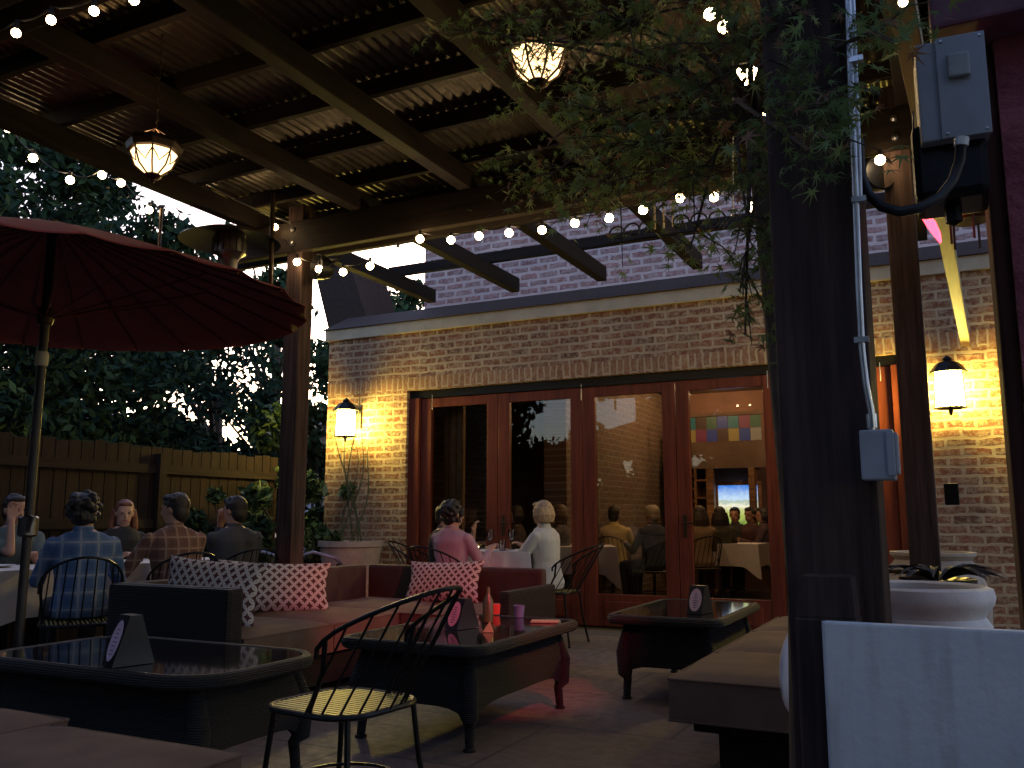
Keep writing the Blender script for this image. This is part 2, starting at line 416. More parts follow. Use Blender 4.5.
for i in range(5): m.tube([(OL + .3 + i * .05, WY + .42 + .03 * (i % 2), .05), (OL + .3 + i * .05, WY + .42 + .03 * (i % 2), 2.9)], .04, 8)
bpart(m, 'curtain', plain('tan_curtain', (.20, .13, .07), .9))
m = MB()
for i in range(8): m.tube([(-.95 + i * .06, WY + .42 + .03 * (i % 2), .05), (-.95 + i * .06, WY + .42 + .03 * (i % 2), 2.6)], .045, 8)
bpart(m, 'curtain', plain('gold_curtain', (.42, .30, .11), .9))

# wall lanterns
def wall_lantern(loc, label, energy=26):
    r = empty('wall_lantern', loc, 0, label, 'wall lantern', 'wall lanterns on the brick')
    q = MB(); q.box((0, .21, .05), (.13, .036, .24), bev=.008); q.tube([(0, .2, .12), (0, .15, .13)], .012, 8)
    q.tube([(0, .16, .12), (0, .08, .22), (0, .0, .25), (0, -.03, .235)], .012, 8); q.tube([(0, .16, .0), (0, .12, .06), (0, .1, .14)], .008, 8)
    q.build('bracket', M['black_metal'], r, True)
    q = MB(); q.lathe([(.005, .27), (.03, .25), (.045, .235), (.04, .22), (.085, .205), (.15, .13), (.155, .12), (.12, .118)], seg=8); q.build('cap', M['black_metal'], r)
    q = MB(); q.lathe([(.10, .116), (.108, -.03), (.112, -.17)], seg=8); q.build('glass', M['sconce_glass'], r)
    q = MB()
    for k in range(8):
        a = 2 * PI * k / 8; q.tube([(.107 * math.cos(a), .107 * math.sin(a), .117), (.117 * math.cos(a), .117 * math.sin(a), -.17)], .006, 6)
    q.lathe([(.112, -.172), (.130, -.174), (.132, -.186), (.112, -.186), (.112, -.172)], seg=8); q.lathe([(.02, -.172), (.018, -.21), (.012, -.24), (.001, -.245)], seg=8); q.build('frame', M['black_metal'], r)
    return r
wall_lantern((-6.28, WY - .23, 2.22), 'lit black wall lantern on the brick left of the glass doors')
wall_lantern((.03, WY - .23, 2.20), 'lit black wall lantern on the brick right of the glass doors', 30)

# ------------------------------------------------------------------ interior things
rack = empty('wine_rack', (0, 13.85, 0), 0, 'wooden wine rack on the back wall inside, round the lit picture', 'wine rack')
sx = lambda px, py, Y=13.8: PY(px, py, Y)
ra, rb = sx(687, 455), sx(762, 462)
WR = wood('rack_wood', (.30, .16, .085), 0, .5)
x0, x1, zt_ = sx(686, 460).x, sx(762, 460).x, sx(720, 455).z
xa, xb, xc = sx(697, 500).x, sx(709, 500).x, sx(760, 500).x
zz = sx(720, 464).z
q = MB(); q.bx(x0 - .3, xc, -.2, .1, zt_, zt_ + .04); q.bx(x0 - .3, xc, -.2, .1, zz - .04, zz)
for x in (x0 - .3, xa, xb, (xb + xc) / 2, xc - .04): q.bx(x, x + .035, -.2, .1, zz if x > xb else .5, zt_)
for k in range(6): q.bx(xa + .036, xb, -.19, .1, zz - .27 * (k + 1), zz - .27 * (k + 1) + .03)
q.bx(xb + .036, xb + .12, -.21, .1, .9, zz - .041); q.bx(xc - .13, xc - .041, -.21, .1, .9, zz - .041)
q.build('frame', WR, rack)
q = MB()
n = 8; xl = x0 - .26; ww = xa - xl; 
for k in range(9):
    zc = .7 + k * .2
    q.box(((xl + xa) / 2, -.1, zc), (ww * 1.25, .18, .018), Matrix.Rotation(R(38), 4, 'Y')); q.box(((xl + xa) / 2, -.1, zc + .1), (ww * 1.25, .17, .018), Matrix.Rotation(R(-38), 4, 'Y'))
q.build('lattice', WR, rack)
q = MB()
for k in range(16): q.tube([(xl + .06 + (k % 3) * ww / 3, -.24, .75 + (k // 3) * .28), (xl + .06 + (k % 3) * ww / 3, .0, .75 + (k // 3) * .28)], .035, 8)
q.bm.free()
bm_ = plain('dark_bottles', (.02, .025, .03), .2, 0)
for k in range(16): MB().tube([(xl + .06 + (k % 3) * ww / 3, -.24, .75 + (k // 3) * .28), (xl + .06 + (k % 3) * ww / 3, .0, .75 + (k // 3) * .28)], .035, 8).build('bottle', bm_, rack)
def picture_mat(z0, z1):
    k = N('lit_landscape_picture'); tc = k.n('ShaderNodeTexCoord'); sp = k.n('ShaderNodeSeparateXYZ'); k.l(tc.outputs['Object'], sp.inputs[0])
    mr = k.n('ShaderNodeMapRange'); mr.inputs[1].default_value = z0; mr.inputs[2].default_value = z1; k.l(sp.outputs[2], mr.inputs[0])
    c = k.noise(k.coords(scale=(5, 1, 9)), 2.5, 4); wob = k.math('ADD', mr.outputs[0], k.math('MULTIPLY', k.math('SUBTRACT', c, .5), .32))
    col_ = k.ramp(wob, [(0, (.10, .16, .03)), (.25, (.35, .42, .10)), (.4, (.5, .5, .25)), (.48, (.75, .72, .6)), (.58, (.35, .42, .35)), (.66, (.45, .6, .8)), (1, (.03, .16, .62))])
    k.set((.05, .05, .05), .4); k.l(col_, k.b.inputs['Emission Color']); k.b.inputs['Emission Strength'].default_value = .45; return k.m
p0, p1 = sx(720, 525, 13.85), sx(758, 485, 13.85)
pic = empty('lit_picture', ((p0.x + p1.x) / 2, 13.85, (p0.z + p1.z) / 2), 0, 'bright landscape picture of green hills under blue sky on the back wall', 'picture')
hw, hh = (p1.x - p0.x) / 2, (p1.z - p0.z) / 2
q = MB(); q.bx(-hw, hw, -.04, 0, -hh, hh); q.build('screen', picture_mat(-hh, hh), pic)
q = MB()
for a in ((-hw - .06, -hw - .002, -hh - .06, hh + .06), (hw + .002, hw + .06, -hh - .06, hh + .06)): q.bx(a[0], a[1], -.06, 0, a[2], a[3])
for a in ((-hw - .001, hw + .001, hh + .002, hh + .059), (-hw - .001, hw + .001, -hh - .059, -hh - .002)): q.bx(a[0], a[1], -.059, 0, a[2], a[3])
q.build('frame', WR, pic)
# coloured glass squares over the rack
sg = empty('coloured_glass_panel', (0, 13.2, 0), 0, 'row of coloured glass squares hung near the ceiling inside', 'glass panel')
cols = {'teal': (.02, .22, .22), 'ochre': (.5, .34, .08), 'pink': (.28, .04, .10), 'blue': (.03, .07, .35), 'green': (.06, .16, .08), 'brown': (.10, .04, .02), 'cream': (.4, .36, .26)}
lay = [['teal', 'brown', 'green', 'blue', 'teal', 'pink', 'green'], ['ochre', 'pink', 'blue', 'brown', 'ochre', 'blue', 'cream']]
aL, aR = PY(685, 418, 13.2), PY(762, 440, 13.2); cw = (aR.x - aL.x) / 7; chh = (aL.z - aR.z) / 2
for r_ in range(2):
    for c_ in range(7):
        q = MB(); q.bx(aL.x + c_ * cw + .004, aL.x + (c_ + 1) * cw - .004, -.01, .01, aL.z - (r_ + 1) * chh + .004, aL.z - r_ * chh - .004)
        cc = cols[lay[r_][c_]]; o = q.build('glass_square', emit('backlit_' + lay[r_][c_], cc, .03, tuple(v*.35 for v in cc)), sg)
q = MB(); q.bx(aL.x - .3, aR.x + .1, -.03, .03, aL.z + .003, aL.z + .05); q.bx(aL.x - .3, aR.x + .1, -.03, .03, aR.z - .4, aR.z - .003)
q.build('frame', M['plaster_dark'], sg)
for sx0, sy0 in ((-3.2, 13.2), (-3.3, 9.7), (-2.1, 10.3), (-3.3, 12.2), (-1.9, 12.6)):  # extra lamps added to brighten the dining room
    o = MB().lathe([(.03, 0), (.05, -.004), (.055, .009)], seg=16).build('ceiling_spotlight', emit('spot_glow', (1, .8, .5), 3), loc=(sx0, sy0, 3.088))
    tag(o, 'added ceiling spotlight to brighten the ' + {13.2: 'wine rack', 9.7: 'table just inside the doors', 10.3: 'person in tan jacket', 12.2: 'back of the brick partition', 12.6: 'table before the lit picture'}[sy0], 'spotlight', 'added ceiling spotlights brightening the room'); lamp('spot_bulb', (0, 0, -.08), 8.5, (1, .62, .3), .08, o)
for px, py in ((593, 398), (605, 401), (618, 405), (721, 395), (733, 401)):
    p = PZ(px, py, 3.09)
    o = MB().lathe([(.03, 0), (.05, -.004), (.055, .009)], seg=16).build('ceiling_spotlight', emit('spot_glow', (1, .8, .5), 3), loc=(p.x, p.y, 3.088))
    tag(o, {593: 'leftmost ceiling spotlight behind the third door', 605: 'middle ceiling spotlight behind the third door', 618: 'rightmost ceiling spotlight behind the third door', 721: 'left ceiling spotlight behind the fourth door', 733: 'right ceiling spotlight behind the fourth door'}[px], 'spotlight', 'ceiling spotlights in the dining room')
    if px in (605, 721): lamp('spot_bulb', (0, 0, -.08), 8, (1, .62, .3), .08, o)

# ------------------------------------------------------------------ pergola
pg = empty('pergola', (0, 0, 0), 0, 'dark timber pergola with corrugated metal roof over the patio', 'pergola')
ZB = 3.52; BX = [-5.16, -4.10, -3.10, -2.10, -1.10, -.10, .9]
YB1, YB2 = 5.5, 2.15
for x in BX:
    m = MB(); m.bx(x - .05, x + .05, 1.7, 8.30, ZB, ZB + .15, .006); m.build('rafter', M['beam_y'], pg)
for y in (YB1, YB2):
    m = MB(); m.bx(-5.55, 1.3, y - .085, y - .045 + .03, ZB - .262, ZB - .002, .006); m.build('cross_beam', M['beam_x'], pg)
    m = MB(); m.bx(-5.55, 1.3, y + .095, y + .15, ZB - .262, ZB - .002, .006); m.build('cross_beam', M['beam_x'], pg)
PW = .082
def post(x, y, w_, z1, bolts=True):
    m = MB(); m.bx(x - w_, x + w_, y - w_, y + w_, 0, z1, .008); o = m.build('post', M['post'], pg)
    return o
for x, y in ((-.165, YB1 + .02), (-4.72, YB1 + .02)):
    post(x, y, PW * .95, ZB + .15)
    q = MB()
    for dz in (.07, .19): q.lathe([(.02, 0), (.02, .012), (.001, .02)], seg=8, M=Matrix.Rotation(PI / 2, 4, 'X'), c=(x, y - .106 + .002, ZB - .262 + dz))
    q.build('bolt', M['steel'], pg)
p = PY(831, 500, 2.05); post(p.x, 2.12, .098, ZB - .264)
post(-4.9, 2.15 + .02, .08, ZB - .264)
# purlins + roof
y = 5.90; ys = []
while y > 1.7: ys.append(y); y -= .585
for y in ys:
    m = MB(); m.bx(-5.35, 1.2, y, y + .045, ZB + .152, ZB + .26, .004); m.build('purlin', M['beam_x'], pg)
m = MB(); m.bx(-5.3, .95, 7.62, 7.68, ZB + .152, ZB + .26, .004); m.build('purlin', M['beam_x'], pg)
def corr():
    per = .072; n = int(6.7 / per * 8); xs = np.linspace(-5.4, 1.3, n + 1); zs = ZB + .272 + .0095 * np.sin(2 * PI * xs / per)
    V, Fc = [], []
    for j, y in enumerate((1.62, 6.2)):
        V.append(np.stack([xs, np.full_like(xs, y), zs], 1))
    V = np.concatenate(V); i = np.arange(n)
    Fc = np.stack([i, i + 1, i + 1 + n + 1, i + n + 1], 1)
    k = N('galvanised_sheet'); v = k.coords(); nz = k.noise(v, 3, 5)
    k.set(k.ramp(nz, [(.3, (.05, .042, .034)), (.7, (.13, .115, .085))]), k.ramp(k.noise(v, 11, 4), [(.3, .3), (.7, .55)]), .75)
    return mesh_np('roof_sheet', V, Fc, [k.m], pg, smooth=True)
corr()

# ------------------------------------------------------------------ string lights
def string_lights(pts, label, cable=True, r=.030, sag=.02, mat='bulb', ext=None, cat='string lights'):
    root = empty('string_light', pts[0], 0, label, cat)
    o0 = Vector(pts[0]); path = []
    P_ = [Vector(p) - o0 for p in pts]
    full = ([Vector(ext[0]) - o0] if ext else []) + P_ + ([Vector(ext[1]) - o0] if ext else [])
    for a, b in zip(full, full[1:]):
        for k in range(6):
            t = k / 6; c = a.lerp(b, t); c.z += .055 - sag * 4 * t * (1 - t); path.append(c)
    path.append(full[-1] + Vector((0, 0, .055)))
    if cable: MB().tube(path, .004, 5).build('cable', M['black_metal'], root)
    proto = None
    for c in P_:
        if proto is None:
            proto = MB().ico((0, 0, 0), r, 2).build('bulb', M[mat], root, True, auto=False)
            s_ = MB().tube([(0, 0, r * .8), (0, 0, r + .035)], .011, 8).build('socket', M['black_metal'], proto)
            proto.location = c
        else:
            o = proto.copy(); col.objects.link(o); o.location = c; o.scale = (1,) * 3
            s2 = proto.children[0].copy(); col.objects.link(s2); s2.parent = o
    return root
yb = YB1 - .13
main_px = [(297, 262), (319, 269), (343, 272), (370, 266), (398, 252), (420, 239), (451, 240), (479, 236), (509, 233), (542, 230), (575, 223), (609, 218), (643, 210), (680, 198), (714, 197), (752, 207)]
string_lights([PY(x, y_, yb) for x, y_ in main_px], 'string of round warm bulbs along the cross beam before the brick', ext=(PY(285, 246, yb), PY(775, 185, yb)))
string_lights([PY(x, y_, 2.02) for x, y_ in ((16, 33), (51, 20), (94, 11), (134, 0))], 'string of warm bulbs along the near cross beam at upper left', ext=(PY(-20, 45, 2.02), PY(175, -14, 2.02)), r=.018)
lf = [(8, 128), (33, 158), (70, 180), (102, 175), (121, 183), (149, 210), (205, 208)]
def PX(x, y, X):
    r = ray(x, y); return Vector((0, 0, CAMH)) + r * (X / r.x)
string_lights([PX(x, y_, -5.6) for x, y_ in lf], 'string of warm bulbs hung outside the pergola before the trees', ext=(PX(-20, 110, -5.6), PX(275, 219, -5.6)), sag=.05)
string_lights([PY(x, y_, 3.9) for x, y_ in ((710, 14), (724, 27), (738, 75), (752, 73), (751, 85), (763, 115), (771, 138))], 'short run of warm bulbs among the maple leaves beside the big post', ext=(PY(690, -8, 3.9), PY(772, 160, 3.9)), sag=.0)
string_lights([PX(x, y_, -.02) for x, y_ in ((903, 2), (911, 27), (921, 124))], 'tiny fairy bulbs on the pale lath at upper right', mat='bulb_small', r=.008, cable=False)
string_lights([PY(880, 160, YB1 - .15)], 'single bare bulb lighting the top of the far right post', r=.03)
string_lights([PY(275, 227, YB1 - .2)], 'single bare bulb beside the ceiling heater rod', r=.028)
# hanging cable that glints at the right
q = MB(); a = PY(733, 60, 4.4); b = PY(733, 215, 4.4); q.tube([a, (a + b) / 2, b], .005, 6); q.ico(b, .012, 1)
tag(q.build('hanging_cable', M['steel']), 'thin shiny cable hanging straight down beside the maple branch', 'cable')
q = MB(); pp = [PY(205, 183, 4.9), PY(235, 200, 4.95), PY(262, 212, 5.0), PY(290, 223, 5.1)]; q.tube(pp, .006, 6)
tag(q.build('draped_cable', M['china']), 'pale cable draped above the patio heater hood', 'cable')

# ------------------------------------------------------------------ hanging lanterns
def hanging_lantern(loc, label):
    r = empty('hanging_lantern', loc, 0, label, 'lantern', 'faceted lanterns hanging from the pergola')
    prof = [(.108, .05), (.112, .0), (.085, -.065), (.035, -.105)]
    MB().lathe([(.105, .044), (.107, .0), (.081, -.062), (.034, -.101), (.001, -.103)], seg=8).build('glass', M['lantern_glass'], r)
    q = MB()
    for k in range(8):
        a = 2 * PI * k / 8; q.tube([(rr * math.cos(a), rr * math.sin(a), z) for rr, z in prof], .0045, 6)
        a2 = 2 * PI * (k + .5) / 8; b2 = 2 * PI * (k + 1) / 8
        cs = lambda rr, an, z: (rr * math.cos(an), rr * math.sin(an), z)
        q.tube([cs(.108, a, .0), cs(.098, (a + a2) / 2, -.03), cs(.082, a2, -.05), cs(.096, (a2 + b2) / 2, -.03), cs(.108, b2, 0)], .003, 5)
    q.build('ribs', M['bronze'], r)
    MB().lathe([(.109, .012), (.126, .016), (.134, .045), (.13, .06), (.118, .072), (.102, .072), (.102, .03)], seg=8).build('rim', M['bronze'], r)
    MB().lathe([(.036, -.1), (.045, -.108), (.03, -.12), (.012, -.128), (.012, -.14), (.001, -.148)], seg=12).build('finial', M['bronze'], r)
    q = MB()
    for k in range(4):
        a = 2 * PI * k / 4; q.tube([(.11 * math.cos(a), .11 * math.sin(a), .065), (.0, 0, .14)], .003, 5)
    q.build('suspension', M['bronze'], r)
    q = MB(); z = .14; k = 0
    top = ZB + .25 - loc[2]
    while z < top:
        q.tube([(0, 0, z), (.008 if k % 2 else 0, 0 if k % 2 else .008, z + .015), (0, 0, z + .03)], .0028, 5); z += .028; k += 1
    q.build('chain', M['bronze'], r)
    lamp('bulb_light', (0, 0, .085), .5, (1, .6, .28), .03, r); return r
for (px, py), lb in (((154, 155), 'faceted amber glass lantern hanging at left above the red umbrella'), ((538, 57), 'faceted amber glass lantern hanging at centre among the maple leaves')):
    p = PZ(px, py, 3.08); hanging_lantern(p, lb).scale = (1.12,) * 3

# ------------------------------------------------------------------ patio heater hung from roof
hp = PY(230, 244, 4.7)
ht = empty('patio_heater', (hp.x, hp.y, hp.z), 0, 'mushroom patio heater with wide round hood hung near the left post', 'patio heater')
MB().lathe([(.001, .10), (.10, .098), (.25, .07), (.36, .02), (.365, .012), (.25, .055), (.1, .08), (.001, .082)], seg=40).build('hood', M['stainless'], ht, True)
MB().lathe([(.11, .07), (.12, .02), (.12, -.075), (.09, -.09), (.06, -.13), (.055, -.26), (.001, -.262)], seg=24).build('burner', M['stainless'], ht, True)
q = MB()
for k in range(16):
    a = 2 * PI * k / 16; q.tube([(.125 * math.cos(a), .125 * math.sin(a), .04), (.125 * math.cos(a), .125 * math.sin(a), -.08)], .003, 5)
q.build('grille', M['black_metal'], ht)
rx = PY(192, 200, 5.0)
q = MB(); q.tube([(rx.x - hp.x, 0, .04), (rx.x - hp.x, 0, ZB + .0 - hp.z)], .013, 8); q.build('hanger_rod', M['bronze'], ht)
a, b = PY(274, 172, 4.85), PY(270, 300, 4.85)
q = MB(); q.tube([(a.x, a.y, ZB), (b.x, b.y, b.z)], .017, 8); tag(q.build('hanging_rod', M['bronze']), 'dark metal rod hanging from the pergola right of the heater hood', 'rod')

# round black fixtures under the beam ends
def flood(loc, rz, label):
    r = empty('floodlight', loc, rz, label, 'floodlight', 'round black floodlights on the posts')
    MB().lathe([(.04, -.09), (.075, -.07), (.10, .0), (.105, .05), (.095, .055), (.09, .01), (.001, .0)], seg=24, M=Matrix.Rotation(R(90), 4, 'X')).build('housing', M['black_metal'], r, True)
    q = MB(); q.tube([(-.11, 0, 0), (-.11, .1, .08), (0, .12, .1), (.11, .1, .08), (.11, 0, 0)], .008, 6); q.build('yoke', M['black_metal'], r)
flood(PY(322, 268, YB1 - .06), R(-20), 'round black floodlight beside the left pergola post')
flood(PY(876, 176, YB1 - .06), R(35), 'round black floodlight beside the far right post')

# wrought iron hanging chandelier between beam and wall
cp = PY(664, 228, 6.2)
ch = empty('iron_chandelier', cp, 0, 'small wrought iron hanger with scrolls below the cross beam', 'chandelier')
q = MB()
for dx in (-.07, .0, .07): q.tube([(dx, 0, 0), (dx, 0, ZB - cp.z)], .008, 6)
q.build('rods', M['cream'], ch)
q = MB()
for s_ in (-1, 1):
    for k in range(3):
        pts = []; r0 = .075
        for t in range(18):
            an = t / 17 * PI * 2.2; rr = r0 * (1 - t / 22); pts.append((s_ * (.12 + k * .13) + rr * math.cos(an) * s_, 0.02 * k, .02 + rr * math.sin(an)))
        q.tube(pts, .008, 6)
q.tube([(-.45, 0, -.06), (.45, 0, -.06)], .01, 6)
q.build('scrollwork', M['black_metal'], ch)

# ------------------------------------------------------------------ right hand side: pale lath, stucco pillar, boxes, conduit
q = MB(); q.box((.055, 5.0, 2.60), (.07, 6.7, .10), R(-2.2), bev=.004); tag(q.build('pale_lath', M['cream_wood']), 'long pale timber lath running from upper right to the wall lantern', 'timber')
def stucco():
    k = N('purple_red_stucco'); v = k.coords(); a = k.noise(v, 9, 6, .6); b = k.noise(v, 45, 4)
    k.set(k.ramp(a, [(.3, (.22, .055, .08)), (.7, (.42, .12, .16))]), .9); k.bump(k.math('ADD', a, k.math('MULTIPLY', b, .35)), 1.0, .03); return k.m
pil = empty('stucco_pillar', (.385, 2.75, 0), 0, 'rough red stucco pillar with dark timber edge at the right', 'pillar')
q = MB(); q.bx(-.20, .6, -.12, .35, 0, 2.419); o = q.build('shaft', stucco(), pil)
q = MB(); q.bx(-.245, -.203, -.10, .1, 0, 2.418, .01); q.build('timber_edge', wood('red_brown_timber', (.07, .025, .02), 2), pil)
q = MB(); q.bx(-.355, .8, -.25, .5, 2.42, 2.58, .01); q.build('cornice', plain('plum_paint', (.20, .08, .12), .6), pil)
pb = PY(952, 88, 2.3)
eb = empty('electrical_enclosure', pb, R(5), 'grey metal electrical box fixed high beside the red pillar', 'electrical box'); eb.scale = (.9, .9, .93)
q = MB(); q.bx(-.085, .085, -.0, .1, -.14, .14, .006); q.build('body', M['grey_metal'], eb)
q = MB(); q.bx(-.035, .087, -.012, -.001, -.142, .142, .003); q.build('cover', M['grey_metal'], eb)
q = MB(); q.bx(-.01, .045, -.03, -.013, .02, .085, .006); q.build('latch', plain('pale_grey_cap', (.42, .42, .42), .5), eb)
q = MB()
for a_, b_ in ((-.02, -.13), (.075, -.13), (-.02, .13), (.075, .13)): q.lathe([(.005, 0), (.004, .003), (.001, .0035)], seg=8, c=(a_, -.012, b_), M=Matrix.Rotation(PI / 2, 4, 'X'))
q.build('screws', M['steel'], eb)
pb2 = PY(950, 170, 2.42)
q = MB(); q.box((0, 0, 0), (.17, .18, .2), bev=.02); q.lathe([(.02, -.1), (.02, -.14), (.001, -.15)], seg=10)
o = q.build('speaker_box', M['black_metal'], loc=pb2); tag(o, 'black box speaker under the grey electrical box', 'speaker')
hb = PY(970, 216, 3.3)
q = MB(); q.lathe([(.001, -.02), (.06, -.02), (.08, .01), (.085, .03), (.07, .035), (.001, .035)], seg=24)
for k in range(5): q.tube([(.07 * math.cos(k * 1.2), .07 * math.sin(k * 1.2), .0), (.07 * math.cos(k * 1.2), .07 * math.sin(k * 1.2), -.10)], .004, 5)
tag(q.build('hanging_dish', M['bronze'], loc=hb), 'dark round metal dish hanging beside the red pillar below the black speaker', 'dish')
q = MB(); cpts = [(961, 143), (960, 160), (953, 180), (940, 197), (920, 208), (900, 212), (882, 207), (869, 195), (862, 178), (860, 160), (859, 140)]
q.tube([PY(x, y_, 2.1 + .02 * math.sin(i)) for i, (x, y_) in enumerate(cpts)], .0115, 12)
tag(q.build('flexible_conduit', plain('dark_rubber', (.02, .022, .03), .45), smooth=True), 'dark flexible conduit looping from the grey box to the post', 'conduit')
q = MB(); q.tube([PY(962, 138, 2.1), PY(961, 146, 2.1)], .015, 12); tag(q.build('conduit_fitting', M['china']), 'white fitting at the upper end of the flexible conduit', 'fitting')
# steel conduit up the big post
q = MB(); q.tube([PY(x, y_, 2.0) for x, y_ in ((846, -60), (850, 60), (855, 180), (859, 290), (862, 350), (866, 385), (871, 410), (872, 432))], .0075, 10)
q.tube([PY(x, y_, 2.02) for x, y_ in ((850, -60), (855, 60), (859, 160), (860, 200))], .006, 10)
for yy in (60, 200, 340): q.box(PY(855 + yy * .02, yy, 2.0), (.03, .02, .012))
q.lathe([(.012, 0), (.012, .03)], seg=12, c=PY(872, 428, 2.0))
tag(q.build('steel_conduit', M['steel'], smooth=True), 'shiny steel conduit running down the big dark post', 'conduit')
p = PY(880, 455, 1.98)
jb = empty('junction_box', p, R(0), 'pale grey outdoor outlet box on the side of the big post', 'outlet box')
q = MB(); q.bx(-.037, .028, -.02, .05, -.052, .052, .004); q.build('box', M['grey_metal'], jb)
q = MB(); q.bx(.0285, .036, -.012, .045, -.04, .045, .004); q.bx(.015, .03, -.026, -.0205, -.045, .045, .002); q.build('cover', M['grey_metal'], jb)
# red neon
p = PY(929, 227, 3.2)
ne = empty('neon_sign', p, 0, 'small glowing red neon leaf between the far post and the red pillar', 'neon sign'); ne.scale = (.8, .8, .8)
q = MB(); q.tube([(-.035, 0, .06), (-.01, 0, .045), (.01, 0, .01), (.03, 0, -.04), (.04, 0, -.075)], [.004, .016, .02, .014, .004], 10); q.build('tube', M['neon'], ne, True)
q = MB(); q.tube([(-.035, 0, .055), (-.04, .03, .2), (-.03, .05, .55)], .004, 5); q.build('suspension_wire', M['black_metal'], ne)
d = bpy.data.lights.new('red_glow', 'SPOT'); d.energy = 80; d.color = (1, .05, .07); d.spot_size = R(33); d.spot_blend = .5; d.shadow_soft_size = .04
o = bpy.data.objects.new('red_glow', d); col.objects.link(o); o.parent = ne; o.location = (-.08, -.04, -.03)
o.rotation_euler = (Vector((-3.1, 5.5, .35)) - p).to_track_quat('-Z', 'Y').to_euler()

# ------------------------------------------------------------------ newel, low panel
nw = empty('newel_post', (PY(829, 600, 1.93).x, 1.90, 0), 0, 'short dark newel post with block cap at the end of the white panel', 'post')
q = MB(); q.bx(-.058, .058, -.04, .06, 0, .905, .005); q.build('shaft', M['post'], nw)
q = MB(); q.prism([(-.056, .906), (.056, .906), (.050, .985), (-.044, .985)], -.036, .056); q.build('cap', M['post'], nw)
px0 = PY(824, 622, 1.82).x
q = MB(); q.bx(px0, px0 + 1.5, 1.80, 1.83, .0, .905, .004); q.bx(px0 - .006, px0 + 1.5, 1.83, 1.845, .0, .902)
tag(q.build('board_fence', M['white_panel']), 'low white board panel in the lower right foreground', 'panel')

# ------------------------------------------------------------------ pots at the right
def palm_leaf(q, base, d, L, w_, up=.6, seg=8):
    base = Vector(base); d = Vector(d).normalized(); side = d.cross(Vector((0, 0, 1))).normalized()
    prev = None
    for i in range(seg + 1):
        t = i / seg; c = base + d * (L * t) + Vector((0, 0, up * L * t * (1 - .9 * t)))
        ww = w_ * math.sin(PI * min(1, t * .95 + .05)) ** .7; dz = Vector((0, 0, -.25 * ww))
        row = [q.bm.verts.new(c - side * ww + dz * -1), q.bm.verts.new(c + dz), q.bm.verts.new(c + side * ww - dz)]
        if prev:
            for k in range(2): q._f([prev[k], prev[k + 1], row[k + 1], row[k]])
        prev = row
up_ = PY(915, 592, 4.2)
ur = empty('white_urn', (up_.x, 4.2, 0), 0, 'large white stone urn with rolled rim behind the white panel', 'urn')
MB().lathe([(.17, 0), (.18, .05), (.14, .08), (.16, .18), (.25, .38), (.29, .56), (.285, .66), (.262, .695), (.272, .72), (.297, .745), (.305, .775), (.297, .81), (.27, .82), (.255, .81), (.252, .77), (.001, .76)], seg=48).build('bowl', M['urn_white'], ur, True)
MB().lathe([(.001, .782), (.15, .785), (.25, .775)], seg=24).build('soil', M['soil'], ur)
q = MB()
for k in range(6): 
    a = random.uniform(0, 6.3); palm_leaf(q, (.08 * math.cos(a) - .05, .08 * math.sin(a), .77), (math.cos(a), math.sin(a), 0), random.uniform(.05, .1), .01, .6)
q.build('sprouts', M['leafdark'], ur)
tp = PY(948, 560, 6.5)
tpot = empty('tall_pot', (tp.x - .09, 6.5, 0), 0, 'tall tan pot with dark spiky plant behind the white urn', 'plant pot')
MB().lathe([(.2, 0), (.24, .1), (.32, .4), (.33, .6), (.27, .78), (.23, .83), (.26, .86), (.26, .88), (.22, .88), (.21, .82), (.001, .80)], seg=40).build('pot', M['terracotta'], tpot, True)
# potted spiky plant between
pl_ = PY(938, 590, 4.95)
sp_ = empty('spiky_plant', (pl_.x, 5.0, 0), 0, 'dark arching spiky leaves between the white urn and tan pot', 'plant')
MB().lathe([(.12, 0), (.16, .3), (.18, .80), (.16, .80), (.001, .78)], seg=24).build('pot', M['black_metal'], sp_, True)
q = MB()
for k in range(26):
    a = random.uniform(-PI, PI); palm_leaf(q, (.03 * math.cos(a), .03 * math.sin(a), .79), (math.cos(a), math.sin(a), 0), random.uniform(.18, .34), random.uniform(.012, .028), random.uniform(.5, 1.1))
q.build('leaves', plain('dark_agave', (.03, .03, .028), .5, 0, .5, 6, 0), sp_)
q = MB()
for k in range(5): palm_leaf(q, (-.02, 0, .80), (-1 + .1 * k, -.3 + .2 * k, 0), .3, .035, .35)
q.build('pale_leaves', plain('dried_leaf', (.22, .16, .10), .8), sp_)
q = MB(); c = PY(797, 672, 3.3); q.ico(c, .15, 3, (.16, 1, 1), Matrix.Rotation(R(-12), 4, 'Z'))
tag(q.build('white_bolster', M['cloth'], smooth=True), 'edge of a white cushion beside the big post on the right sofa', 'cushion')
q = MB(); q.bx(.0, .075, 0, .06, 0, .12, .006); tag(q.build('post_outlet', M['black_metal'], loc=PY(945, 505, YB1 + .0)), 'small black box on the far right post', 'box')

